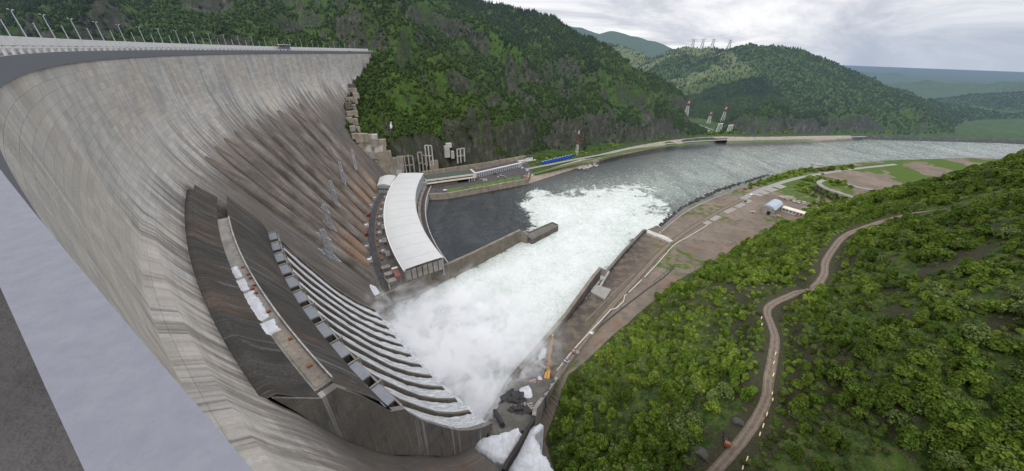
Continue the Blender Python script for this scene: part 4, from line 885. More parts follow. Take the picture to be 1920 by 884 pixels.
for i,(a,c_) in enumerate(((208.2,'white_paint'),(205.0,'galvanised'),(201.6,'red_paint'),(199,'white_paint'),(195.6,'red_paint'),(192.3,'galvanised'),(189.4,'galvanised'))):
    mb=MB(); rbox(mb,a,556,19.6,3.6,3.2,4.0)
    for k in (-1,1): mb.bar(pol(a+.28*k,553.6,17.5),pol(a+.28*k,553.6,22.5),.9,n=10)
    col_={'white_paint':'white','galvanised':'grey','red_paint':'red'}[c_]; wh=['at the ninth penstock foot','at the eighth penstock foot','at the seventh penstock foot','at the sixth penstock foot','at the fifth penstock foot','at the fourth penstock foot','at the third penstock foot'][i]
    tag(mb.build('valve_cabinet',MAT[c_]),f'small {col_} cabinet with two pipes {wh}, counted from the far abutment','cabinet')
# ------------------------------------------------------------------ lattice pylons
def lattice(name,loc,h,w0,w1,arms,mats,label,cat='pylon',group=None,rz=0,secs=6,th=.35,foot=None):
    o=empty(name,loc,rz); zs=[h*(i/secs) for i in range(secs+1)]
    W=lambda z:w0+(w1-w0)*z/h if foot is None else (foot+(w0-foot)*min(1,z/(h*.18)) if z<h*.18 else w0+(w1-w0)*(z-h*.18)/(h*.82))
    for i in range(secs):
        mb=MB(); a=zs[i];b=zs[i+1];wa=W(a)/2;wb=W(b)/2; ca=[(-wa,-wa,a),(wa,-wa,a),(wa,wa,a),(-wa,wa,a)];cb=[(-wb,-wb,b),(wb,-wb,b),(wb,wb,b),(-wb,wb,b)]
        for k in range(4):
            mb.bar(ca[k],cb[k],th); mb.bar(ca[k],cb[(k+1)%4],th*.6); mb.bar(ca[(k+1)%4],cb[k],th*.6); mb.bar(cb[k],cb[(k+1)%4],th*.6)
        mb.build('lattice_section',MAT[mats[i%len(mats)]],o)
    for z,l in arms:
        mb=MB(); w=W(z)/2
        for s_ in (-1,1):
            t=(0,s_*l,z+.2)
            for x in (-w,w): mb.bar((x,s_*w,z),t,th*.7); mb.bar((x,s_*w,z+h*.035),t,th*.7)
            for k in (.33,.66): mb.bar((w*(1-k),s_*(w+(l-w)*k),z+.1),(-w*(1-k),s_*(w+(l-w)*k),z+.1),th*.5)
        mb.build('cross_arm',MAT[mats[-1]],o)
    tag(o,label,cat,group); return o
PL=['nearest to the spillway gates','second from the spillway gates','middle one of the row of five','second from the far abutment','nearest to the far abutment']
for i,(px,py) in enumerate(((620,486),(620,430),(631,385),(646,345),(668,318))):
    def ff(X,Y,Z): return np.hypot(X-CX,Y-CY)+8>face_r(Z,dama(X,Y))
    d_=D(px,py); t=np.arange(100,1200,.5); Z=H+d_[2]*t; X=d_[0]*t;Y=d_[1]*t; k=int(np.argmax(ff(X,Y,Z))); q=(X[k],Y[k],Z[k])
    lattice('lattice_pylon',(q[0],q[1],q[2]-1.5),28+4*(i>1),3.8,2.4,((5,17),(22,11)),('galvanised',),'grey lattice pylon standing on the penstocks, '+PL[i],rz=rad(dama(q[0],q[1]))+.35,foot=1.0,th=.55)
# ================================================================== LEFT BANK
def on(px,py,z): return P(px,py,z)
def ribpx(name,pxs,w,z,mat,n=6,kind='structure',label=None,cat=None):
    pts=[(*P(a,b,z),z) for a,b in pxs]; pts=smooth_path(pts,n); return tag(ribbon(name,pts,w,MAT[mat],0.0),label,cat,kind=kind)
# embankment facing
pts=[P(*q,0) for q in ((990,345),(1040,329),(1090,313),(1130,301),(1200,284),(1270,272),(1345,265.5),(1420,266),(1530,264),(1600,263))]
sm_=smooth_path([(*p,0) for p in pts],6); n=len(sm_); V=[]
for i,p in enumerate(sm_):
    a=Vector(sm_[max(i-1,0)][:2]);b=Vector(sm_[min(i+1,n-1)][:2]);d=(b-a).normalized();nn=Vector((-d.y,d.x))
    V.append([(p[0]+nn.x*o_,p[1]+nn.y*o_,z_) for o_,z_ in ((-3,-2.5),(0,.2),(7,5.2),(14,10.3),(15.5,10.45))])
V=np.array(V); tag(gridmesh('embankment',V[:,:,0],V[:,:,1],V[:,:,2],MAT['concrete_warm']),kind='structure')
# quay wall
qw=[P(*q,8.8) for q in ((797,366),(806,366),(840,364),(880,357),(930,348),(990,337))]
mb=MB(); mb.wall([P(778,372,8.8)]+qw+[P(992,325,9)],-8,[11]*8,2.2); tag(mb.build('quay_wall',MAT['concrete_warm']),'beige vertical quay wall along the dark tailrace','wall')
mb=MB(); mb.prism([P(780,372,9.8)]+[(x,y+1) for x,y in qw]+[P(1000,322,10),P(985,297,10),P(900,311,10),P(780,330,10)],-2,10.6); tag(mb.build('quay',MAT['asphalt']),kind='structure')
ribpx('road',[(985,318),(1030,309),(1080,299),(1140,288),(1200,276),(1270,268),(1345,263),(1440,260),(1540,259),(1624,256)],9,11.0,'pale_road')
ribpx('grass_bank',[(1000,326),(1040,316),(1080,306),(1120,297)],10,10.95,'grass_strip',label='long green grass strip on top of the embankment',cat='grass',kind='stuff')
ribpx('grass_bank',[(1125,296),(1160,288),(1200,281),(1260,272.5),(1330,267.3)],12,10.95,'grass_strip',label='green grass strip between road and river bank beyond the red pylon',cat='grass',kind='stuff')
ribpx('grass_bank',[(1365,265.8),(1420,264.5),(1490,263),(1525,262.5)],14,10.95,'grass_strip',label='far grass strip along the bank beyond the culvert',cat='grass',kind='stuff')
for i in range(7):
    x=880+i*14.2; y=352-i*2.9; s_=.92
    mb=MB(); z=10.64; q=[P(x,y+4.3-(i>5),z),P(x+12*s_,y+1.6,z),P(x+8*s_,y-4.5,z),P(x-5,y-1.5,z)]; mb.add([(*a,z) for a in q],[(0,1,2,3)])
    tag(mb.build('lawn',MAT['grass_strip']),'rectangular green lawn on the quay between office and river','lawn','row of green lawns on the quay')
mb=MB(); z=10.64; mb.add([(*P(*a,z),z) for a in ((838,360),(874,354.5),(868,349.5),(842,354))],[(0,1,2,3)]); tag(mb.build('lawn',MAT['grass_strip']),'thin greenish lawn nearest the powerhouse on the quay','lawn')
# office
of=empty('office_building',(0,0,0)); tag(of,'long cream office building with dark window ribbon and green roof on the quay','building')
z=25; f0,f1=P(798,338,z),P(893,325.5,z); b1,b0=P(884,320,z),P(798,333,z)
ax_=np.array(f1)-np.array(f0); L_=np.linalg.norm(ax_); ax_/=L_; nn=np.array((-ax_[1],ax_[0])); dep=26
def ofp(t,d): return tuple(np.array(f0)+ax_*t+nn*d)
def obox(o,nm,t0,t1,d0,d1,z0,z1,mat): mb=MB(); mb.prism([ofp(t0,d0),ofp(t1,d0),ofp(t1,d1),ofp(t0,d1)],z0,z1); return mb.build(nm,MAT[mat],o)
obox(of,'upper_wall',0,L_,0,dep,16.5,24.9,'cream_wall'); obox(of,'roof',1,L_-4,1.2,dep-1,25,25.4,'green_roof'); obox(of,'roof_edge',L_-3.6,L_,.3,dep-.5,24.9,25.8,'roof_white')
obox(of,'window_ribbon',1.5,L_-7,-.12,.2,20.2,21.8,'dark_glass'); obox(of,'floor_band',0,L_-6,-1.3,-.02,17.2,18.0,'cream_wall'); obox(of,'ground_floor_wall',0,58,3,dep,10.6,16.5,'concrete_warm'); obox(of,'ground_floor_glass',58,78,8,dep,10.6,16.5,'dark_glass')
for t in (79,84,89): obox(of,'column',t,t+1.6,2,4,10.6,16.5,'white_paint')
for k in range(22): obox(of,'window',3+k*2.5,4.5+k*2.5,2.85,3.0,13.4,15.2,'dark_glass')
# bridge house between powerhouse and office
mb=MB(); mb.prism([P(786,352,16),P(800,349,16),P(800,341,16),P(790,341,16)],11,22); tag(mb.build('link_building',MAT['steel_grey']),'dark link building between powerhouse end and cream office','building')
lb=empty('service_building',(0,0,0)); tag(lb,'very long low grey building with small square windows behind the quay lawns','building')
z=19; g0,g1=np.array(P(894,325.5,z)),np.array(P(979,306,z)); ax_=g1-g0; L_=np.linalg.norm(ax_); ax_/=L_; nn=np.array((-ax_[1],ax_[0])); f0=g0; dep=18
obox(lb,'wall',0,L_,0,dep,10.6,18.9,'galvanised'); obox(lb,'roof',-.5,L_+.5,5,dep+.5,19,19.4,'asphalt'); obox(lb,'roof_edge',-.5,L_+.5,-.5,4.9,19,19.7,'roof_white')
for k in range(20): obox(lb,'window',2+k*5.1,4.6+k*5.1,-.1,.1,15.2,17,'dark_glass'); obox(lb,'lower_window',2+k*5.1,4.6+k*5.1,-.1,.1,11.6,13.6,'dark_glass')
rwl=MB(); rwl.wall([P(792,333,16),P(858,322,16),P(905,314,16),P(985,298,16)],9,[27,26,25,23],2.5); tag(rwl.build('retaining_wall',MAT['concrete_warm']),'long beige retaining wall at the foot of the left cliff','wall')
wb=empty('white_hut',(0,0,0)); tag(wb,'small white square hut with dark roof between long grey building and blue containers','building')
mb=MB(); mb.prism([P(985,304,10.6),P(999,302,10.6),P(998,298.5,10.6),P(985,300,10.6)],10.6,20); mb.build('wall',MAT['white_paint'],wb); mb=MB(); mb.prism([P(984,304.4,10.6),P(1000,302.2,10.6),P(999,298.2,10.6),P(984,299.7,10.6)],20,20.6); mb.build('roof',MAT['black_steel'],wb)
mb=MB(); a_=P(985,303.7,10.6);b_=P(998.5,302,10.6); mb.wall([((a_[0]*.6+b_[0]*.4),(a_[1]*.6+b_[1]*.4)-.15),((a_[0]*.4+b_[0]*.6),(a_[1]*.4+b_[1]*.6)-.15)],12,15,.3); mb.build('door',MAT['dark_glass'],wb)
mb=MB(); mb.prism([P(957,312,10.6),P(985,306,10.6),P(984,303.5,10.6),P(957,309,10.6)],10.6,16); tag(mb.build('low_shed',MAT['concrete_pale']),'low pale shed attached at the end of the long grey building','building')
for i in range(11):
    x=1018+i*5.3;y=307.2-i*1.25; c_=P(x,y,10.7); b=P(x+6,y-1.4,10.7); an_=math.atan2(b[1]-c_[1],b[0]-c_[0])
    o=empty('blue_container',(*c_,10.75),an_); mb=MB(); mb.box((0,0,2.4),(5.2,4.2,4.8)); mb.build('container_body',MAT['blue_paint'],o); mb=MB(); mb.prism([(-2.6,-4.0),(2.6,-4.0),(1.4,-2.1),(-2.6,-2.1)],0,2.6); mb.build('porch',MAT['blue_paint'],o); mb=MB(); mb.box((0,1.2,4.95),(5.4,1.6,.3)); mb.build('roof_strip',MAT['roof_white'],o)
    tag(o,'bright blue site container in a row along the riverside road','container','blue containers along the riverside road')
car('parked_car',(*P(1003,301.5,10.7),10.78),.8,'white_paint','white van beside the small white hut on the left bank',1.6); car('parked_car',(*P(1008,308,10.7),10.78),.4,'red_paint','red vehicle in front of the row of blue containers',1.9)
car('parked_car',(*P(980,316,10.7),10.78),.9,'white_paint','white car on the quay yard near the end of the grey building',1.3); car('parked_car',(*P(989,321,10.7),10.78),.2,'white_paint','white car on quay yard nearest the river',1.2); car('parked_car',(*P(835,358,10.7),10.78),.45,'white_paint','white van parked on the quay in front of the cream office',1.5)
car('parked_car',(*P(928,327.5,10.7),10.78),.7,'black_steel','black car parked against the long grey building',1.5)
def rubble(name,px,py,z,wpx,n,mats,label,size=1.2,seed=1,fn=None):
    rr=random.Random(seed); o=empty(name,(*P(px,py,z),z)); R_=wpx
    for m in mats:
        mb=MB()
        for _ in range(n):
            a=rr.uniform(0,6.28);d=R_*math.sqrt(rr.random()); x=math.cos(a)*d;y=math.sin(a)*d*.7; s_=size*rr.uniform(.4,1.5); hh=max(0,(1-d/R_))*R_*.25
            mb.box((x,y,hh+s_*.1),(s_*rr.uniform(.6,2.2),s_*rr.uniform(.5,1.2),s_*rr.uniform(.3,.8)),tilt=Matrix.Rotation(rr.uniform(0,6.28),3,'Z')@Matrix.Rotation(rr.uniform(-.5,.5),3,'X'))
        q=mb.build('debris',MAT[m],o); q['kind']='stuff'
    tag(o,label,'rubble'); return o
rubble('rubble_pile',988,331,10.6,7,26,('orange_rust','rubble_pale'),'orange and pale scrap heap at the end of the quay lawns',1.5,3)
rubble('stacked_slabs',905,338,10.6,10,20,('rubble_pale',),'pale scattered slabs on the quay in front of the grey building',1.6,4); rubble('stacked_slabs',940,331,10.6,10,16,('rubble_pale',),'pale scattered slabs on the quay road near the lawns',1.4,5)
# rocky groyne at the foot of the pylon
def rocks(name,pxs,z,n,label,size,seed,spread=3,mat='rubble_pale',group=None):
    rr=random.Random(seed); mb=MB(); pts=[P(*q,z) for q in pxs]
    bmn=bmesh.new()
    for _ in range(n):
        i=rr.randrange(len(pts)-1); t=rr.random(); x=pts[i][0]*(1-t)+pts[i+1][0]*t+rr.gauss(0,spread);y=pts[i][1]*(1-t)+pts[i+1][1]*t+rr.gauss(0,spread); s_=size*rr.uniform(.5,1.4)
        r=bmesh.ops.create_icosphere(bmn,subdivisions=1,radius=s_)['verts']
        for v in r: v.co=Vector((v.co.x*rr.uniform(.7,1.3)+x,v.co.y*rr.uniform(.7,1.3)+y,v.co.z*rr.uniform(.4,.8)+z))
    me=bpy.data.meshes.new(name); bmn.to_mesh(me); bmn.free(); return tag(link(name,me,MAT[mat]),label,'rocks',group,'stuff')
rocks('groyne_rocks',[(1086,316),(1100,314),(1118,308)],1.2,70,'rocky groyne of broken stone below the tall red and white pylon',3.2,5,4,'concrete')
mb=MB(); mb.prism([P(1340,263.5,5),P(1362,262.8,5),P(1362,268.6,0),P(1343,269,0)],-3,10.4); tag(mb.build('culvert',MAT['concrete_black']),'dark culvert mouth cut into far embankment','culvert')
pl=P(1081,291,10.5); lattice('lattice_pylon',(*pl,10.5),56,5.5,1.4,((30,13),(38,17),(47,12)),('white_paint','white_paint','white_paint','red_paint','red_paint','red_paint'),'tall red and white lattice pylon at the river road beyond the blue containers',rz=.5,secs=7,th=.36)
# cliff side structures
def at_cliff(px,py,t0=300): return cast(px,py,left_h,t0,1600,.7)
def frame(name,pxs,label,kind='frame',mat='concrete_pale',w=2.2):
    """pillars standing against the cliff; pxs = (x, y_foot, y_top)"""
    o=empty(name,(0,0,0)); tops=[]
    for (x,yf,yt) in pxs:
        q=at_cliff(x,yf); q=(q[0]*.985,q[1]*.985,q[2]-3); d=D(x,yt); t=q[1]/d[1]; ztop=H+d[2]*t
        mb=MB(); mb.box((q[0],q[1],(q[2]+ztop)/2),(w,w,ztop-q[2]),.5); mb.build('pillar',MAT[mat],o); tops.append((q[0],q[1],ztop,q[2]))
    for lev in ((1.0,.5) if kind=='frame' else (1.0,)):
        mb=MB(); 
        for a,b in zip(tops[:-1],tops[1:]):
            za=a[3]+(a[2]-a[3])*lev;zb=b[3]+(b[2]-b[3])*lev; zz=min(za,zb)+.8*lev; mb.bar((a[0],a[1],zz),(b[0],b[1],zz),w*.8)
        mb.build('beam',MAT[mat],o)
    tag(o,label,'concrete frame'); return o
frame('retaining_frame',[(748,323,295),(755,323,294),(762,322,294),(769,321,291),(777,320,293)],'row of five tall thin concrete pillars against the cliff behind the powerhouse',mat='concrete')
frame('retaining_frame',[(787,320,287),(794,320,286),(800,318,292)],'weathered three pillar concrete frame on cliff left of the tallest frame',mat='concrete')
frame('retaining_frame',[(800,306,274),(806,306,273),(812,305,274)],'tallest open concrete frame on the cliff above the office',mat='concrete_pale')
frame('retaining_frame',[(858,301,281),(864,300,280),(871,298,278)],'pale concrete frame farthest right on the cliff above the office',mat='concrete_pale')
def block_at(o,nm,x,y,w,d,h,mat,rz=.5,back=3):
    q=at_cliff(x,y); mb=MB(); mb.box((0,0,0),(w,d,h)); b=mb.build(nm,MAT[mat],o); b.location=(q[0]*(1-.010),q[1]*(1-.010),q[2]+h*.1); b.rotation_euler=(0,0,rz); return b
o=empty('cliff_buttress',(0,0,0)); tag(o,'smooth pale concrete buttress leaning on the cliff above the office','buttress')
for x,y,w,h in ((838,285,9,22),(841,272,10,8),(848,290,6,14)): block_at(o,'buttress_block',x,y,w,7,h,'concrete_pale')
o=empty('cliff_buttress',(0,0,0)); tag(o,'square beige concrete block below the tallest cliff frame','buttress'); block_at(o,'buttress_block',813,311,17,8,20,'concrete_warm')
o=empty('abutment_blocks',(0,0,0)); tag(o,'stepped stack of beige concrete blocks where the dam meets left cliff','retaining wall')
rr=random.Random(5)
rows=[(259,668,700),(268,672,714),(279,676,719),(290,680,724),(302,686,741),(313,690,743),(323,696,745)]
for y,x0,x1 in rows:
    x=x0
    while x<x1:
        w=rr.choice((7,9,12,15)); block_at(o,'concrete_block',x+w/2,y,w*1.12,8+rr.random()*4,rr.uniform(12,14.5),rr.choice(('concrete_warm','concrete_warm','concrete','concrete_pale')),.42+rr.uniform(-.03,.03)); x+=w
for (x,y) in ((660,164),(663,172),(668,180),(656,188),(664,190),(654,199),(662,202),(657,213),(665,214),(656,226),(664,229),(661,241),(668,243),(666,255),(675,257)):
    block_at(o,'concrete_block',x,y,rr.uniform(8,13),8,rr.uniform(8,11),rr.choice(('concrete_warm','concrete_warm','concrete','concrete_dark')),.42)
q=at_cliff(734,236); pts=[(q[0]+math.cos(t)*3.5*random.uniform(.7,1.1),q[1]+math.sin(t)*3.2*random.uniform(.7,1.1)) for t in np.arange(0,6.28,.6)]
blob('snow_patch',pts,lambda X,Y:left_h(X,Y)+1.2,MAT['snow'],'small bright snow patch high on the dark cliff above the powerhouse','snow',th=1.4)
# far side of the valley
for (px,pyf,h,lb) in ((1286,216,66,'leftmost of three red and white pylons in the far side valley'),(1328,232,56,'middle and lowest of three red and white pylons in the far side valley'),(1354,228,70,'right hand tall red and white pylon in the far side valley')):
    q=cast(px,pyf,left_h,900,3000,2); lattice('lattice_pylon',(q[0],q[1],q[2]-1),h*q[1]/1500,12,2.2,((h*q[1]/1500*.62,10),(h*q[1]/1500*.78,14),(h*q[1]/1500*.93,10)),('white_paint','white_paint','white_paint','white_paint','red_paint','white_paint','red_paint'),lb,rz=1.1,secs=7,th=.6)
for i,px in enumerate((1297,1315,1334,1365)):
    q=cast(px,95 if px<1360 else 95,left_h,1200,3500,3)
    py=89 if px<1340 else 91; q=cast(px,py+3,left_h,1200,3500,3)
    lattice('lattice_pylon',(q[0],q[1],q[2]-1),44,16,5,((34,24),(42,14)),('galvanised',),['leftmost faint pylon on the far ridge skyline','second faint pylon from the left on the far ridge skyline','third faint pylon from the left on the far ridge skyline','rightmost faint pylon on the far ridge skyline next to the trees'][i],rz=1.3,secs=4,th=1.3)
for i,(px,py) in enumerate(((1347,247),(1366,250))):
    q=cast(px,py,left_h,900,2500,1.5); o=empty('line_portal',q,.4); 
    for x in (-11,-4,4,11): mb=MB(); mb.bar((x,0,-1),(x*.8,0,24),1.5); mb.build('leg',MAT['white_paint'],o)
    mb=MB(); mb.box((0,0,24),(22,1.6,2)); mb.build('beam',MAT['white_paint'],o); tag(o,['left one of two pale line portals at far valley mouth','right one of two pale line portals at far valley mouth'][i],'portal')
for i,(pa,pb,w) in enumerate((((1302,232),(1338,245),7),((1304,240),(1330,246),12))):
    a=cast(*pa,left_h,900,2600,1.5);b=cast(*pb,left_h,900,2600,1.5); pts=[tuple(np.array(a)*(1-t)+np.array(b)*t) for t in np.linspace(0,1,10)]
    o=ribbon('far_track',[(p[0],p[1],0) for p in pts],w,MAT['roof_white' if i else 'pale_road'],.9,fn=left_h); tag(o,['pale straight ramp road at far valley mouth','white roofed storage strip at far valley mouth'][i],'track')
# ================================================================== RIGHT BANK
TZ=10.75
def hgt(x,y): return float(right_h(np.array([float(x)]),np.array([float(y)]))[0])
def dr(name,pxs,w,mat,dz=.08,kind='structure',n=6,label=None,cat=None):
    pts=smooth_path([(*P(a,b,TZ),0) for a,b in pxs],n); o=ribbon(name,pts,w,MAT[mat],dz,fn=lambda X,Y:right_h(X,Y)); return tag(o,label,cat,kind=kind)
dr('riverside_road',[(1042,712),(1062,680),(1105,625),(1150,570),(1200,515),(1250,462),(1300,425),(1345,398),(1392,373)],7,'dirt_road',.22)
dr('main_road',[(1392,373),(1420,359),(1460,344),(1500,333),(1545,325),(1590,318),(1680,308)],9,'pale_road',.25)
dr('ditch_road',[(1108,628),(1150,592),(1210,545),(1245,520),(1265,500)],1.6,'concrete_black',.18)
dr('shore_path',[(1236,437),(1262,412),(1300,387),(1345,367),(1395,347),(1440,333)],2.6,'slab',.3)
def slabs(pxs,w,label,seed):
    rr=random.Random(seed); pts=smooth_path([(*P(a,b,TZ),0) for a,b in pxs],10)
    i=0;k=0
    while i+5<len(pts):
        seg=pts[i:i+5]; o=ribbon('concrete_slab',seg,w,MAT['slab'],.30,fn=lambda X,Y:right_h(X,Y)); tag(o,label,'slab','pale concrete slabs of the old riverside road'); i+=5+rr.choice((0,0,2)); k+=1
slabs([(1322,420),(1352,403),(1392,383),(1412,371)],8,'pale rectangular concrete slab of the old road left of the grey roofed barn',1)
slabs([(1418,366),(1440,358),(1470,347)],13,'pale rectangular concrete slab of the old road beyond the grey roofed barn',2)
# low wall beside the road
def lowwall(pxs,th,h,label,name='low_wall',mat='pipe_wrap'):
    pts=smooth_path([(*P(a,b,TZ),0) for a,b in pxs],5); z=[hgt(p[0],p[1]) for p in pts]
    mb=MB(); mb.wall([p[:2] for p in pts],[q-1 for q in z],[q+h for q in z],th); return tag(mb.build(name,MAT[mat]),label,'wall')
lowwall([(1044,695),(1075.6,656),(1109,620),(1133,595)],.9,.9,'pale low wall along the dirt road nearest the yellow crane')
mb=MB(); pts=[P(a,b,TZ) for a,b in ((1133,595),(1145,582),(1156,579),(1169,566),(1171,556),(1175,553))]; mb.wall(pts,TZ-2,TZ+.9,.9); tag(mb.build('low_wall',MAT['pipe_wrap']),'crooked kinked stretch of the pale low wall beside the dirt road','wall')
lowwall([(1178.6,549.4),(1203,526)],.9,1.0,'short straight stretch of pale low wall beyond the kink'); lowwall([(1208.5,520.7),(1237,490),(1266,458),(1289,445),(1326,423)],.9,1.0,'longest pale low wall curving along the dirt road toward the slabs')
lowwall([(1098,602),(1112,588),(1130,570),(1155,544),(1190,513)],.35,.4,'thin pale kerb line between concrete slab and dirt road','kerb','slab')
# crane
cb=np.array(P(1026,706,TZ)); ct=np.array(P(1036.5,630,22)); dv=ct-cb; L_=float(np.linalg.norm(dv)); an=math.atan2(dv[1],dv[0]); z0=hgt(*cb)
cr=empty('crane',(*cb,z0),an); tag(cr,'yellow crawler crane with long lattice boom parked beside the basin wall','crane')
mb=MB(); mb.prism([(-6.5,-1.9),(2.6,-1.9),(2.6,1.9),(-6.5,1.9)],1.4,4.4); mb.build('body',MAT['yellow_paint'],cr)
mb=MB(); mb.box((-5.6,0,3.2),(2.2,4.6,2.8)); mb.build('counterweight',MAT['yellow_paint'],cr); mb=MB(); mb.box((1.8,1.7,3.6),(2.0,1.5,2.6)); mb.build('cab',MAT['dark_glass'],cr)
for y in (-2,2): mb=MB(); mb.prism([(-3.6,y-.55),(3.6,y-.55),(3.6,y+.55),(-3.6,y+.55)],0,1.2); mb.build('track',MAT['black_rubber'],cr)
zt=22-z0
sec=12; mb=MB(); 
def bp(t,y,z): return (1.8+(L_-1.8)*t,y,3.0+(zt-3.0)*t+z)
for i in range(sec):
    t0,t1=i/sec,(i+1)/sec; w0=.9*(1-.45*t0);w1=.9*(1-.45*t1); hh=1.0
    ca=[bp(t0,-w0,-hh*w0),bp(t0,w0,-hh*w0),bp(t0,w0,hh*w0),bp(t0,-w0,hh*w0)];c2=[bp(t1,-w1,-hh*w1),bp(t1,w1,-hh*w1),bp(t1,w1,hh*w1),bp(t1,-w1,hh*w1)]
    for k in range(4): mb.bar(ca[k],c2[k],.24); mb.bar(ca[k],c2[(k+1)%4],.16); mb.bar(c2[k],c2[(k+1)%4],.16)
mb.build('boom',MAT['yellow_paint'],cr); mb=MB(); mb.bar((-4,0,4.4),(-2.5,0,8.6),.35); mb.bar((-2.5,0,8.6),bp(.98,0,.6),.12); mb.build('stay',MAT['yellow_paint'],cr)
mb=MB(); mb.box(bp(1.0,0,0),(1.8,1.7,1.4)); mb.build('boom_head',MAT['yellow_paint'],cr)
# debris and snow near the dam toe
SNA=[P(*q,43) for q in ((878,832),(890,820),(935,812),(972,801),(980,815),(952,872),(925,866),(900,848))]
SNB=[P(*q,44) for q in ((985,800),(1000,790),(1018,787),(1020,795),(1006,815),(1018,845),(1035,870),(1042,900),(1010,915),(960,905),(950,875),(962,850))]
def nz(z0_,sx=0,sy=0,ref=(0,100)): return lambda X,Y:z0_+(X-ref[0])*sx+(Y-ref[1])*sy
blob('snow_field',SNA,nz(42),MAT['snow'],'wrinkled snow field between the dam toe and narrow dark wall','snow',th=1.6,skirt=34)
blob('snow_field',SNB,nz(43,.05,-.12,(12,85)),MAT['snow'],'large snow field at the foot of the hill right of narrow dark wall','snow',th=1.6,skirt=34)
blob('snow_heap',[P(*q,27) for q in ((966,742),(975,728),(992,722),(998,733),(1000,748),(985,762),(972,756))],nz(26.5),MAT['snow'],'bright snow heap beside black debris below the yellow crane','snow',th=1.6,skirt=4)
blob('snow_heap',[P(*q,12) for q in ((1008,668),(1018,652),(1024,652),(1022,668),(1012,674))],nz(11.4),MAT['snow'],'small thin snow scrap left of the crane boom','snow',th=.7)
blob('snow_heap',[P(*q,17) for q in ((1003,715),(1012,704),(1018,712),(1014,732),(1004,742),(998,735))],nz(16.5),MAT['snow'],'grey broken snow heap just below the crane body','snow',th=1.2)
_g0=P(1000,705,13);_g1=P(930,805,40)
blob('ground_shelf',[P(a,b,z) for a,b,z in ((903,806,42),(925,775,34),(955,718,15),(1000,705,13),(1040,715,13),(1008,765,34),(1000,790,42),(968,812,43),(915,820,43))],lambda X,Y:np.clip(12.8+(_g0[1]-Y)*(27.)/(_g0[1]-_g1[1]),12.4,41),MAT['concrete_dark'],None,None,'structure',th=1.5,skirt=30)
nw=empty('divider_wall',(0,0,0)); tag(nw,'narrow dark leaning wall splitting two snow fields below the hill','wall')
mb=MB(); w_=[P(1040,716,12),P(1018,745,24),P(1002,768,36),P(1000,785,44),P(968,840,50),P(950,866,50),P(944,880,50)]; mb.wall(w_,[4]*7,[12.4,24,36,44,50,50,50],1.7); mb.build('wall_body',MAT['concrete_black'],nw)
mb=MB(); w2_=[P(1044,708,12.6),P(1020,742,24),P(1003,766,36),P(1001,780,43)]; mb.wall(w2_,[8]*4,[12.9,24.3,36.3,43.4],2.3); mb.build('wall_top',MAT['concrete'],nw)
rubble('wreckage',962,752,29,7,44,('black_steel','rubble_dark'),'black tangled wreckage heap between snow heap and basin wall end',2.4,11); rubble('wreckage',975,775,34,6,30,('black_steel','rubble_dark'),'black tangled wreckage heap above the snow field at the dam toe',2.0,12)
rubble('rubble_pile',1000,722,18,6,40,('rubble_pale','brick_red'),'pale and reddish broken rubble around the crane body',1.1,13); rubble('rubble_pile',1012,690,12,7,30,('rubble_pale','rubble_dark'),'scattered grey rubble left of crane boom',.9,14); rubble('rubble_pile',990,765,32,4.5,30,('rubble_pale',),'pale rubble on the slope beside narrow wall top',1.0,15)
rubble('scrap_heap',1078,660,TZ,2.6,20,('rubble_dark','rubble_pale','red_paint'),'burnt reddish scrap heap on the far side of the low wall',1.3,16)
rubble('scrap_heap',1061,678,TZ,1.8,16,('black_steel','steel_grey'),'dark blue grey scrap heap across low wall nearest the crane',1.2,17); rubble('scrap_heap',1056,630,TZ,1.6,10,('orange_rust','rubble_dark'),'small orange scrap left by the basin wall above the crane',1.0,18); rubble('scrap_heap',1110,625,TZ,1.6,10,('white_paint','rubble_pale'),'small white scrap heap on the dirt past the low wall',1.0,19)
mb=MB(); a=P(928,772,33);b=P(943,800,42); mb.bar((*a,33.5),(*b,43),2.2,n=14); tag(mb.build('steel_pipe',MAT['black_steel'],smooth=False),'fat dark steel pipe lying beside the basin wall end','pipe')
# barn and annex
fa,fb,fc=(np.array(P(*q,TZ)) for q in ((1427,397),(1449,406),(1464,394))); fd=fa+fc-fb
bn=empty('barn',(0,0,0)); tag(bn,'concrete walled workshop with blue grey sheet roof beyond the dirt terrace','building')
hb=9.5; mb=MB(); mb.prism([tuple(fa),tuple(fb),tuple(fc),tuple(fd)],TZ-1.2,TZ+hb); mb.build('wall',MAT['concrete'],bn)
mb=MB(); rz_=[TZ+hb+.05,TZ+hb+4.2]
m1,m2=fa*.5+fb*.5,fd*.5+fc*.5; q1,q2=fa*.78+fb*.22,fd*.78+fc*.22; q3,q4=fa*.22+fb*.78,fd*.22+fc*.78
def t3(p,z): return (p[0],p[1],z)
ov=(fd-fa)/np.linalg.norm(fd-fa)*.6; z1=TZ+hb+.1;z2=z1+3.2;z3=z1+4.0
V=[t3(fa-ov,z1),t3(q1-ov,z2),t3(m1-ov,z3),t3(q3-ov,z2),t3(fb-ov,z1),t3(fd+ov,z1),t3(q2+ov,z2),t3(m2+ov,z3),t3(q4+ov,z2),t3(fc+ov,z1)]
mb.add(V,[(0,1,6,5),(1,2,7,6),(2,3,8,7),(3,4,9,8),(4,3,2,1,0),(5,6,7,8,9)]); mb.build('roof',MAT['blue_grey_roof'],bn)
for k in (.2,.5,.8):
    p=fb*(1-k)+fc*k; mb=MB(); e_=(fc-fb)/np.linalg.norm(fc-fb); mb.wall([tuple(p-e_*1.6),tuple(p+e_*1.6)],TZ+3.5,TZ+6.5,.5); mb.build('window',MAT['dark_glass'],bn)
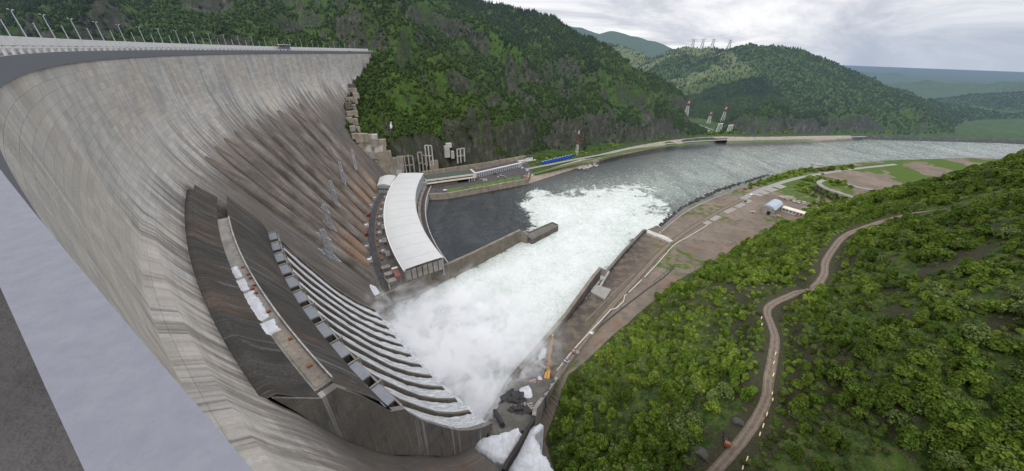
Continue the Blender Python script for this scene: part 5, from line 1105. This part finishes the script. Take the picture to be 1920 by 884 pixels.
p=fa*.4+fb*.6; e_=(fb-fa)/np.linalg.norm(fb-fa); mb=MB(); mb.wall([tuple(p-e_*2.5),tuple(p+e_*2.5)],TZ-.5,TZ+5,.5); mb.build('door',MAT['dark_glass'],bn)
ax=empty('long_shed',(0,0,0)); tag(ax,'long low shed with cream roof running from the grey roofed workshop','building')
s0,s1=np.array(P(1464,395,TZ)),np.array(P(1514,410,TZ)); e_=(s1-s0)/np.linalg.norm(s1-s0); nn=np.array((-e_[1],e_[0])); w_=11.
mb=MB(); mb.prism([tuple(s0),tuple(s1),tuple(s1+nn*w_),tuple(s0+nn*w_)],TZ-1.5,TZ+5); mb.build('wall',MAT['concrete_pale'],ax)
mb=MB(); V=[t3(s0-nn*.6,TZ+5.1),t3(s1-nn*.6,TZ+5.1),t3(s1+nn*w_/2,TZ+7),t3(s0+nn*w_/2,TZ+7),t3(s1+nn*(w_+.6),TZ+5.1),t3(s0+nn*(w_+.6),TZ+5.1)]; mb.add(V,[(0,1,2,3),(3,2,4,5),(0,3,5),(1,4,2)]); mb.build('roof',MAT['cream_wall'],ax)
for k in range(7):
    p=s0+(s1-s0)*(k+.7)/7.6; mb=MB(); mb.wall([tuple(p-e_*1.3-nn*.1),tuple(p+e_*1.3-nn*.1)],TZ+1.6,TZ+3.4,.4); mb.build('window',MAT['dark_glass'],ax)
rubble('rubble_pile',1478,372,TZ,11,46,('rubble_pale','concrete_warm'),'heap of pale demolition rubble behind the long cream shed',2.0,21); rubble('rubble_pile',1456,405,TZ,6,30,('rubble_pale','brick_red'),'pinkish rubble in front of the grey roofed workshop',1.4,22)
rubble('rubble_pile',1500,380,TZ,12,40,('rubble_pale',),'flat field of pale rubble right of the demolition heap',1.6,23); rubble('rubble_pile',1497,405,TZ,4,20,('brick_red',),'red brown rubble leaning against the long shed front',1.6,24)
rubble('rubble_pile',1412,398,TZ,5,18,('rubble_pale',),'small grey rubble left of the workshop corner',1.5,25)
car('parked_car',(*P(1398,378,TZ),hgt(*P(1398,378,TZ))+.35),.7,'black_steel','dark car on the slab road left of the workshop',1.5); car('parked_car',(*P(1410,366,TZ),hgt(*P(1410,366,TZ))+.35),.2,'white_paint','pale car parked by the main road bend',1.5)
def fence(pxs,label):
    o=empty('wire_fence',(0,0,0)); pts=[P(a,b,TZ) for a,b in pxs]; 
    for p in pts: mb=MB(); mb.bar((*p,hgt(*p)-.3),(*p,hgt(*p)+2.4),.3); mb.build('post',MAT['black_steel'],o)
    mb=MB()
    for a,b in zip(pts[:-1],pts[1:]):
        for q in (1.0,2.0): mb.bar((*a,hgt(*a)+q),(*b,hgt(*b)+q),.12)
    mb.build('wire',MAT['black_steel'],o); tag(o,label,'fence')
fence([(1300,450),(1318,453),(1336,455),(1354,457),(1372,459),(1388,462),(1402,466)],'thin wire fence crossing the dirt terrace below the wooded slope'); fence([(1262,500),(1250,510),(1238,520),(1226,530)],'thin wire fence at the edge of wooded slope beside the dark ditch')
# viaduct
vp=[P(*q,24) for q in ((1546,338),(1536,342),(1538,347),(1550,354),(1570,361),(1595,369),(1624,378),(1680,394),(1740,408))]
vs_=smooth_path([(*p,24) for p in vp],5); vd=empty('viaduct',(0,0,0)); tag(vd,'pale curved concrete viaduct road over dark wooded gully on the right bank','bridge')
mb=MB(); mb.wall([p[:2] for p in vs_],22.6,24,7); mb.build('deck',MAT['slab'],vd)
for s_ in (-1,1):
    pts=[]
    for i,p in enumerate(vs_):
        a=Vector(vs_[max(i-1,0)][:2]);b=Vector(vs_[min(i+1,len(vs_)-1)][:2]);d=(b-a).normalized(); pts.append((p[0]-d.y*3.2*s_,p[1]+d.x*3.2*s_))
    mb=MB(); mb.wall(pts,24,25,.4); mb.build('parapet',MAT['concrete_pale'],vd)
for p in vs_[8::4]: mb=MB(); mb.box((p[0],p[1],11),(2,4,23.2)); mb.build('pier',MAT['concrete_dark'],vd)
dr('clearing_track',[(1560,338),(1590,345),(1610,351),(1640,356)],9,'pale_road',.4)
rocks('shore_rocks',[(1232,432),(1262,404),(1300,378),(1345,357),(1395,342),(1440,328)],1.2,420,'dark boulders lining the right river shore',1.5,31,2.2,'rubble_dark'); rocks('spit_rocks',[(1524,308),(1545,311),(1590,310)],.8,60,'low stone spit reaching into the river at right',2.5,32,2.5,'concrete')
# ------------------------------------------------------------------ hillside road and things on it
o=ribbon('hill_road',RDS,4.4,MAT['dirt_road'],.12,fn=lambda X,Y:right_h(X,Y)); tag(o,kind='structure')
def hc(px,py): return cast(px,py,right_h,30,900,.4)
for k,(px,py) in enumerate(((1437,778),(1430,800),(1424,815),(1447,738),(1448,750),(1449,705),(1450,682),(1453,665),(1400,862),(1392,878),(1428,610),(1427,598))):
    q=hc(px,py); nx=hc(px+3,py-8); an=math.atan2(nx[1]-q[1],nx[0]-q[0]); o=empty('road_barrier',q,an); mb=MB(); mb.box((0,0,.55),(2.6,.4,.7)); mb.build('rail',MAT['barrier_yellow'],o)
    for x in (-.9,.9): mb=MB(); mb.box((x,0,.1),(.3,.5,.6)); mb.build('foot',MAT['black_steel'],o)
    tag(o,'short pale yellow barrier at the outer edge of the dirt hill road','barrier','pale yellow barriers along the hill road')
q=hc(1361,829); q2=hc(1366,815); an=math.atan2(q2[1]-q[1],q2[0]-q[0])+.25
tk=empty('dump_truck',(q[0],q[1],q[2]),an); tag(tk,'dump truck with orange cab and dark bed parked beside the hill road','truck'); tk.scale=(.9,.9,.9)
mb=MB(); mb.add([(-1.0,-1.25,1.1),(4.2,-1.25,1.1),(4.2,1.25,1.1),(-1.0,1.25,1.1),(-1.2,-1.4,2.5),(4.6,-1.4,2.5),(4.6,1.4,2.5),(-1.2,1.4,2.5),(-1.0,-1.2,2.45),(4.3,-1.2,2.45),(4.3,1.2,2.45),(-1.0,1.2,2.45),(-.8,-1.0,1.4),(4.0,-1.0,1.4),(4.0,1.0,1.4),(-.8,1.0,1.4)],[(3,2,1,0),(0,1,5,4),(1,2,6,5),(2,3,7,6),(3,0,4,7),(4,5,9,8),(5,6,10,9),(6,7,11,10),(7,4,8,11),(8,9,13,12),(9,10,14,13),(10,11,15,14),(11,8,12,15),(12,13,14,15)]); mb.build('bed',MAT['black_steel'],tk)
mb=MB(); pr=[(-3.3,.7),(-1.3,.7),(-1.3,2.8),(-2.7,2.8),(-3.3,1.7)]; n=5; mb.add([(x,-1.2,z) for x,z in pr]+[(x,1.2,z) for x,z in pr],[tuple(range(n)),tuple(range(n,2*n))[::-1]]+[(i,(i+1)%n,n+(i+1)%n,n+i) for i in range(n)]); mb.build('cab',MAT['orange_rust'],tk)
mb=MB(); mb.box((-2.99,0,2.25),(.5,2.0,.9),tilt=Matrix.Rotation(-.5,3,'Y')); mb.build('windscreen',MAT['dark_glass'],tk); mb=MB(); mb.box((.6,0,.9),(7.4,1.0,.3)); mb.build('chassis',MAT['black_steel'],tk)
for x in (-2.4,1.8,3.2):
    for y in (-1.1,1.1): mb=MB(); mb.bar((x,y-.2,.5),(x,y+.2,.5),.85,n=12); mb.build('wheel',MAT['black_rubber'],tk)
for (px,py,lb) in ((1281,860,'upper of two small orange drums at the bottom of the lay-by'),(1289,873,'lower of two small orange drums at the bottom of the lay-by'),(1469,600,'orange drum beside the bend of the hill road')):
    q=hc(px,py); mb=MB(); mb.bar((q[0]-.9,q[1],q[2]+.8),(q[0]+.9,q[1]+.5,q[2]+.8),1.3,n=12); tag(mb.build('metal_drum',MAT['orange_rust']),lb,'drum')
for (px,py,r_,lb) in ((1318,850,3.4,'dark gravel heap in the lay-by beside the dump truck'),(1385,792,2.6,'small gravel heap uphill of the dump truck')):
    q=hc(px,py); pts=[(q[0]+math.cos(t)*r_*random.uniform(.6,1.1),q[1]+math.sin(t)*r_*random.uniform(.6,1.1)) for t in np.arange(0,6.28,.6)]; blob('gravel_heap',pts,(lambda q,r_:lambda X,Y:q[2]-.2+2.0*np.clip(1-np.hypot(X-q[0],Y-q[1])/r_,0,1))(q,r_),MAT['gravel_dark'],lb,'gravel heap',th=.5)
for k,((x0,y0),(x1,y1)) in enumerate((((1033,742),(1047,752)),((1024,758),(1040,782)),((1030,748),(1052,770)),((1012,772),(1028,788)),((1040,730),(1048,740)),((1020,762),(1036,790)))):
    a=hc(x0,y0);b=hc(x1,y1); mb=MB(); mb.bar((a[0],a[1],a[2]+1.2),(b[0],b[1],b[2]+1.0),.32,.2,8); tag(mb.build('felled_log',MAT['log_wood']),'thin pale felled trunk lying on the slope edge below the crane','log','felled trunks at the lower slope edge')
# ================================================================== VEGETATION
def crown_mesh(name,kind,seed,mat,n=260,leaf=.5):
    rr=np.random.default_rng(seed); V=[];Fc=[]
    if kind=='round':
        lobes=[(rr.uniform(-.32,.32),rr.uniform(-.32,.32),rr.uniform(.32,.92),rr.uniform(.26,.42)) for _ in range(11)]+[(0,0,.6,.42),(0,0,.95,.28)]
        for i in range(n):
            lx,ly,lz,lr=lobes[rr.integers(len(lobes))]; d=rr.normal(size=3); d/=np.linalg.norm(d); 
            if d[2]<-.3: d[2]*=-.6
            p=np.array((lx,ly,lz))+d*lr*rr.uniform(.72,1.05)*np.array((1,1,.95)); _leaf(V,Fc,p,d,rr,leaf*rr.uniform(.6,1.3))
    elif kind=='tall':
        for i in range(n):
            z=rr.uniform(.12,1.45); w=.34*math.sin(min(1,(z-.05)/1.42)*math.pi)**.7+.05; a=rr.uniform(0,6.28); q=w*math.sqrt(rr.uniform(.3,1.)); d=np.array((math.cos(a),math.sin(a),rr.uniform(-.1,.9))); p=np.array((math.cos(a)*q,math.sin(a)*q,z)); _leaf(V,Fc,p,d/np.linalg.norm(d),rr,leaf*rr.uniform(.6,1.3))
    elif kind=='conifer':
        lev=9
        for l in range(lev):
            z=.15+1.45*l/lev; w=.34*(1-l/lev)**.85+.03; m=9
            for k in range(m):
                a=6.28*k/m+rr.uniform(-.3,.3); ww=w*rr.uniform(.75,1.15); c,s_=math.cos(a),math.sin(a); b=len(V); V+= [(0,0,z+.20),(c*ww-s_*.10*ww*3,s_*ww+c*.10*ww*3,z-.06*rr.uniform(.5,1.6)),(c*ww*1.15,s_*ww*1.15,z-.10),(c*ww+s_*.10*ww*3,s_*ww-c*.10*ww*3,z-.06*rr.uniform(.5,1.6))]; Fc.append((b,b+1,b+2,b+3))
        b=len(V); V+=[(0,0,1.75),(.05,0,1.45),(-.03,.04,1.45),(-.03,-.04,1.45)]; Fc+= [(b,b+1,b+2),(b,b+2,b+3),(b,b+3,b+1)]
    else:  # bush
        for i in range(n):
            d=rr.normal(size=3); d/=np.linalg.norm(d); d[2]=abs(d[2]); p=d*rr.uniform(.6,1.05)*np.array((.6,.6,.55)); _leaf(V,Fc,p,d,rr,leaf*rr.uniform(.6,1.3))
    me=bpy.data.meshes.new(name); me.from_pydata(V,[],Fc); me.materials.append(MAT[mat]); return me
def _leaf(V,Fc,p,d,rr,s_):
    t=np.cross(d,rr.normal(size=3)); t/=np.linalg.norm(t)+1e-9; nrm=d+rr.normal(size=3)*.45; nrm/=np.linalg.norm(nrm); t=t-nrm*np.dot(t,nrm); t/=np.linalg.norm(t)+1e-9; b_=np.cross(nrm,t); s_*=.2
    b=len(V); V+=[tuple(p+t*s_),tuple(p+b_*s_*.8+nrm*s_*.25),tuple(p-t*s_),tuple(p-b_*s_*.8+nrm*s_*.2)]; Fc.append((b,b+1,b+2,b+3))
def trunk_mesh(name,seed,h=1.0,r=.028,limbs=5):
    rr=random.Random(seed); mb=MB(); mb.bar((0,0,-.12),(rr.uniform(-.03,.03),rr.uniform(-.03,.03),h*.55),r*2,r*1.2,7); mb.bar((0,0,h*.5),(.02,0,h),r*1.2,r*.4,6)
    for k in range(limbs):
        a=rr.uniform(0,6.28); z=rr.uniform(.3,.75)*h; mb.bar((0,0,z),(math.cos(a)*.28,math.sin(a)*.28,z+.25),r*.7,r*.25,5)
    me=bpy.data.meshes.new(name); me.from_pydata(mb.v,[],mb.f); me.materials.append(MAT['bark']); return me
KIND={}
for i,(k,kd,mat,n,lf) in enumerate((('birch_a','round','birch_leaf',1100,.44),('birch_b','tall','birch_leaf',950,.40),('birch_c','round','birch_leaf',900,.50),('willow','round','pale_leaf',950,.40),('bush_a','bush','shrub_leaf',380,.55),('bush_b','bush','pale_leaf',360,.5),('bush_c','bush','birch_leaf',380,.55))):
    KIND[k]=(crown_mesh('crown_'+k,kd,50+i,mat,n,lf),trunk_mesh('trunk_'+k,50+i,1.0 if kd!='bush' else .35,.028,5))
KIND['conifer']=(crown_mesh('crown_conifer','conifer',71,'conifer_leaf'),trunk_mesh('trunk_conifer',71,1.6,.02,0))
KIND['far_round']=(crown_mesh('crown_far','round',72,'far_leaf',90,1.5),None); KIND['far_tall']=(crown_mesh('crown_far_tall','tall',73,'far_leaf',80,1.3),None); KIND['far_conifer']=(crown_mesh('crown_far_conifer','conifer',74,'conifer_leaf'),None); KIND['far_bush']=(crown_mesh('crown_far_bush','bush',75,'far_leaf',50,1.7),None)
def proj(X,Y,Z):
    z=Z-H; d=Y*cp-z*sp; up_=Y*sp+z*cp; d=np.where(d>1,d,1e9) ; u=X/d; v=-up_/d
    return 960+F*(u*cr_-v*sr_),442+F*(u*sr_+v*cr_),d
def one_tree(kind,p,h,rz,label,cat,group,name):
    o=empty(name,(p[0],p[1],p[2]),rz); o.scale=(h*random.uniform(.9,1.15),h*random.uniform(.9,1.15),h)
    c=bpy.data.objects.new('crown',KIND[kind][0]); COL.objects.link(c); c.parent=o; t=bpy.data.objects.new('trunk',KIND[kind][1]); COL.objects.link(t); t.parent=o
    tag(o,label,cat,group); return o
def scatter(name,pts,sc,kinds,pick,label,cat):
    """one object: points carrying scale and kind, crowns instanced on them"""
    n=len(pts); me=bpy.data.meshes.new(name); me.vertices.add(n); me.vertices.foreach_set('co',np.array(pts,float).ravel())
    for k,typ,a in (('scl','FLOAT_VECTOR',sc),('rz','FLOAT',RNG.uniform(0,6.28,n)),('pick','INT',pick)):
        at=me.attributes.new(k,typ,'POINT'); at.data.foreach_set('vector' if typ=='FLOAT_VECTOR' else 'value',np.array(a).ravel())
    o=link(name,me); ng=bpy.data.node_groups.new(name+'_nodes','GeometryNodeTree'); ng.interface.new_socket('Geometry',in_out='INPUT',socket_type='NodeSocketGeometry'); ng.interface.new_socket('Geometry',in_out='OUTPUT',socket_type='NodeSocketGeometry')
    N=ng.nodes; gi=N.new('NodeGroupInput'); go=N.new('NodeGroupOutput'); jn=N.new('GeometryNodeJoinGeometry'); L=ng.links
    def attr(nm,t):
        a=N.new('GeometryNodeInputNamedAttribute'); a.data_type=t; a.inputs[0].default_value=nm; return [s_ for s_ in a.outputs if s_.enabled][0]
    for i,k in enumerate(kinds):
        po=bpy.data.objects.new('crown',KIND[k][0]); PROTO.append(po)
        oi=N.new('GeometryNodeObjectInfo'); oi.inputs['Object'].default_value=po; oi.transform_space='ORIGINAL'
        cmp_=N.new('FunctionNodeCompare'); cmp_.data_type='INT'; cmp_.operation='EQUAL'; ins=[s_ for s_ in cmp_.inputs if s_.enabled]; L.new(attr('pick','INT'),ins[0]); ins[1].default_value=i
        ip=N.new('GeometryNodeInstanceOnPoints'); L.new(gi.outputs[0],ip.inputs['Points']); L.new(cmp_.outputs[0],ip.inputs['Selection']); L.new(oi.outputs['Geometry'],ip.inputs['Instance'])
        cb=N.new('ShaderNodeCombineXYZ'); L.new(attr('rz','FLOAT'),cb.inputs[2]); e2=N.new('FunctionNodeEulerToRotation'); L.new(cb.outputs[0],e2.inputs[0]); L.new(e2.outputs[0],ip.inputs['Rotation']); L.new(attr('scl','FLOAT_VECTOR'),ip.inputs['Scale']); L.new(ip.outputs[0],jn.inputs[0])
    L.new(jn.outputs[0],go.inputs[0]); m=o.modifiers.new('scatter','NODES'); m.node_group=ng; tag(o,label,cat,kind='stuff'); return o
PROTO=[]
def facez(name): pass
# ---- right hillside: candidates
def sample(n,x0,x1,y0,y1): return RNG.uniform(x0,x1,n),RNG.uniform(y0,y1,n)
def hill_points(n,x0,x1,y0,y1,mind=5):
    X,Y=sample(n,x0,x1,y0,y1); d=sdist(X,Y,HB); k=d>mind; X,Y,d=X[k],Y[k],d[k]; Z=right_h(X,Y); px,py,dd=proj(X,Y,Z); k=(px>-150)&(px<2150)&(py>150)&(py<1150)&(dd<2500); X,Y,Z,d,dd=X[k],Y[k],Z[k],d[k],dd[k]
    dr_,_,_=segdist(X,Y,[q[:2] for q in RDS]); k=dr_>5.0
    for (x,y,z,r_) in LAY: k&=np.hypot(X-x,Y-y)>r_
    return X[k],Y[k],Z[k],d[k],dd[k],dr_[k]
X,Y,Z,d,dd,drr=hill_points(52000,0,420,20,420); X2,Y2,Z2,d2,dd2,dr2=hill_points(15000,420,1500,200,800,8); X3,Y3,Z3,d3,dd3,dr3=hill_points(5000,0,420,20,420)
gy=sst(.56,.66,fbm(X/45+3,Y/45,3,64)); clump=fbm(X/20,Y/20,3,201); wood=fbm(X/70,Y/70,3,202)
keep=RNG.random(len(X))<np.clip(.35+2.6*(clump-.38),.10,1)*(1-.75*gy*(X>120))
X,Y,Z,d,dd,drr,clump,wood=[a[keep] for a in (X,Y,Z,d,dd,drr,clump,wood)]
edge=sst(5,28,d); r_=RNG.random(len(X))
kind=np.where(r_<.26,0,np.where(r_<.68,1,np.where(r_<.82,2,3))); 
isb=(RNG.random(len(X))<.52+.3*(wood<.45)-.0*edge)|(drr<7.5)|(RNG.random(len(X))>edge+.25); kind=np.where(isb,4+RNG.integers(0,3,len(X)),kind)
h=np.where(kind>=4,RNG.uniform(1.3,3.0,len(X)),RNG.uniform(2.8,6.2,len(X))**1.0*(.55+.9*wood)*RNG.uniform(.65,1.35,len(X))); 
names=['birch_a','birch_b','birch_c','willow','bush_a','bush_b','bush_c']
size=h/dd; size=np.where(dd<25,0,size); px,py,_=proj(X,Y,Z); vis=(px>0)&(px<1920)&(py>0)&(py<900); order=np.argsort(-size*vis); first=order[:300]
info={0:('broadleaf_tree','bright green round crowned young tree on the right hillside','tree','bright green round crowned trees on the right hillside'),1:('broadleaf_tree','slim upright bright green young tree on the right hillside','tree','slim upright young trees on the right hillside'),3:('willow_tree','pale grey green willow like tree on the right hillside','tree','pale grey green trees on the right hillside')}
info[2]=info[0]
for i in range(4,7): info[i]=('bush','low green bush on the right hillside','bush','low green bushes on the right hillside')
for i in first:
    k=int(kind[i]); nm,lb,ct,gp=info[k]; one_tree(names[k],(X[i],Y[i],Z[i]-.15),float(h[i]),float(RNG.uniform(0,6.28)),lb,ct,gp,nm)
rest=np.ones(len(X),bool); rest[first]=False
def scl(h,w=(.9,1.15)): n=len(h); a=RNG.uniform(*w,n); return np.stack([h*a,h*a,h],-1)
scatter('hillside_woodland',np.stack([X,Y,Z-.2],-1)[rest],scl(h[rest]),names,kind[rest],'dense bright green young woodland covering the right hillside','woodland')
k2=RNG.integers(0,3,len(X2)); k2=np.where(RNG.random(len(X2))<.25,3,k2); h2=RNG.uniform(5,10,len(X2)); scatter('far_hillside_woodland',np.stack([X2,Y2,Z2-.2],-1),scl(h2),names,k2,'woodland on the farther part of the right hillside beyond the workshop','woodland')
# scrub along the terrace edge, beside the main road and in the gully by the viaduct
X,Y=sample(9000,180,1000,330,820); dH_=sdist(X,Y,HB);dR_=sdist(X,Y,RB); Z=right_h(X,Y); px,py,dd=proj(X,Y,Z)
def near_px(px,py,lst): 
    m=np.zeros(px.shape,bool)
    for x0,y0,x1,y1,w in lst:
        l=math.hypot(x1-x0,y1-y0); t=np.clip(((px-x0)*(x1-x0)+(py-y0)*(y1-y0))/(l*l),0,1); m|=np.hypot(px-x0-(x1-x0)*t,py-y0-(y1-y0)*t)<w
    return m
m=near_px(px,py,[(1400,355,1450,336,4),(1450,336,1510,322,5),(1510,322,1600,314,4),(1500,345,1540,334,7),(1500,352,1530,362,8),(1530,362,1600,390,11),(1560,344,1600,352,4),(1520,395,1620,400,14),(1550,420,1480,430,12)])&(dH_<6)
X,Y,Z=X[m],Y[m],Z[m]; hh=RNG.uniform(2,5,len(X)); k_=RNG.choice([0,4,6,4],len(X)); hh=np.where(k_==0,hh*1.4,hh); scatter('terrace_scrub',np.stack([X,Y,Z-.2],-1),scl(hh,(1.,1.5)),names,k_,'green scrub beside the main road and under the viaduct','scrub')
# ---- mountains
def mpoints(n,x0,x1,y0,y1):
    X,Y=sample(n,x0,x1,y0,y1); Z=left_h(X,Y); px,py,dd=proj(X,Y,Z); k=(px>-150)&(px<2100)&(py>-60)&(py<340)&(Z>11.5)&(-sdist(X,Y,LB)>30); return X[k],Y[k],Z[k],dd[k]
X,Y,Z,dd=mpoints(190000,-1300,1000,540,1500); Xb,Yb,Zb_,ddb=mpoints(110000,300,2600,1000,2700)
X=np.concatenate([X,Xb]);Y=np.concatenate([Y,Yb]);Z=np.concatenate([Z,Zb_]); dd=np.concatenate([dd,ddb])
e=4.; gx=(left_h(X+e,Y)-Z)/e; gy_=(left_h(X,Y+e)-Z)/e; sl=np.hypot(gx,gy_)
vn_=fbm(X/75,Y/75,4,301); vv=(.85-sst(1.0,1.8,sl)*.7+1.0*(vn_-.5)); vv+=.0
vv=np.where(dama(X,Y)<999,vv,vv); cw=((X>600)&(Y>1500)&(fbm(X/260,Y/260,3,62)>.5)&(X<1010)); vv=np.where(cw,vv-.6,vv)
keep=(RNG.random(len(X))<np.clip(vv,0.02,1)); r=damr(X,Y);a=dama(X,Y); keep&=~((a>180.5)&(a<262)&(r<690)); keep&=~((r<686)&(a>160)&(r>face_r(Z,a)-1.5))
con=fbm(X/160,Y/160,4,302)+.25*sst(150,420,Z)+.12*sst(1400,1900,Y); 
X,Y,Z,con,sl,dd=[q[keep] for q in (X,Y,Z,con,sl,dd)]
r_=RNG.random(len(X)); isc=r_<sst(.54,.78,con)*.7+.03; k_=np.where(isc,0,np.where(RNG.random(len(X))<.5,1,np.where(RNG.random(len(X))<.5,2,3)))
hh=np.where(k_==0,RNG.uniform(3.6,7.5,len(X)),np.where(k_==3,RNG.uniform(1.6,3.2,len(X)),RNG.uniform(2.4,5.4,len(X))))
scatter('mountain_forest',np.stack([X,Y,Z-.6],-1),scl(hh,(.9,1.2)),['far_conifer','far_tall','far_round','far_bush'],k_,'mixed conifer and birch forest covering the mountains','forest')
print('trees',len(X),rest.sum(),len(X2))
# shrubs at the left cliff foot
X,Y=sample(5000,0,900,600,1200); dl=-sdist(X,Y,LB); w_=TERW(X,Y); Z=left_h(X,Y); m=(dl>w_-9)&(dl<w_+10)&(fbm(X/30,Y/30,2,303)>.4)&(Z<30); X,Y,Z=X[m],Y[m],Z[m]; hh=RNG.uniform(3,7,len(X)); scatter('cliff_foot_scrub',np.stack([X,Y,Z-.3],-1),scl(hh,(1,1.4)),['birch_a','bush_c'],RNG.integers(0,2,len(X)),'green bushes along the foot of the left cliff','scrub')
# ================================================================== SPRAY CLOUD
def m_mist():
    t=NT('spray_mist'); p=t.pos(); v=t.n('ShaderNodeVectorMath',{'operation':'SUBTRACT'}); t.set(v,'i0',p); t.set(v,'i1',(CX,CY,0)); s_=t.n('ShaderNodeSeparateXYZ'); t.set(s_,'i0',v.outputs[0])
    r=t.math('POWER',t.math('ADD',t.math('MULTIPLY',s_.outputs[0],s_.outputs[0]),t.math('MULTIPLY',s_.outputs[1],s_.outputs[1])),.5); z=s_.outputs[2]
    an=t.math('MULTIPLY',t.math('ARCTAN2',t.math('MULTIPLY',s_.outputs[1],-1),t.math('MULTIPLY',s_.outputs[0],-1)),57.2958)   # 0..90 = 180..270 deg
    n1=t.noise(t.map(p,(1,1,1.2)),.035,7,.66,.7); n2=t.noise(p,.11,6,.68,.9)
    n=t.math('ADD',t.math('MULTIPLY',n1,.5),t.math('MULTIPLY',n2,.5))
    rr=t.math('ADD',r,t.math('MULTIPLY',t.math('SUBTRACT',n1,.5),60))
    rad_=t.math('MULTIPLY',t.sm(rr,588,566),t.sm(rr,455,530)); thin=t.math('MULTIPLY',t.sm(rr,614,592),.07)
    rad_=t.math('MAXIMUM',rad_,t.math('MULTIPLY',thin,t.sm(rr,540,560)))
    aw=t.math('ADD',an,t.math('MULTIPLY',t.math('SUBTRACT',n1,.5),9)); ang=t.math('MULTIPLY',t.sm(aw,36.5,41),t.sm(aw,53.2,50.5))
    htop=t.math('ADD',19,t.math('MULTIPLY',t.math('SUBTRACT',n1,.42),110)); hf=t.math('EXPONENT',t.math('DIVIDE',z,-15.0)); hf=t.math('MULTIPLY',hf,t.sm(z,t.math('ADD',htop,18),t.math('SUBTRACT',htop,4)) if False else t.sm(t.math('SUBTRACT',z,htop),14,-4))
    dn=t.math('MULTIPLY',t.math('MULTIPLY',rad_,ang),hf); dn=t.math('MULTIPLY',dn,t.ramp(n,[(.455,0.),(.54,1.)])); dn=t.math('MULTIPLY',dn,t.math('ADD',.6,t.math('MULTIPLY',t.sm(rr,535,562),1.1)))
    vol=t.n('ShaderNodeVolumeScatter',Color=(.97,.98,1.0),Density=dn,Anisotropy=.0); t.t.links.new(vol.outputs[0],t.out.inputs['Volume']); MAT['spray_mist']=t.m
m_mist()
mb=MB(); A_=np.arange(215,235.1,2); mb.prism([pol(a,450) for a in A_]+[pol(a,614) for a in A_[::-1]],.3,74)
o=mb.build('spray_mist',MAT['spray_mist']); tag(o,'white spray cloud rising where the chutes plunge into the basin','spray',kind='stuff')
S.cycles.volume_bounces=5; S.cycles.volume_step_rate=2.0; S.cycles.volume_max_steps=256
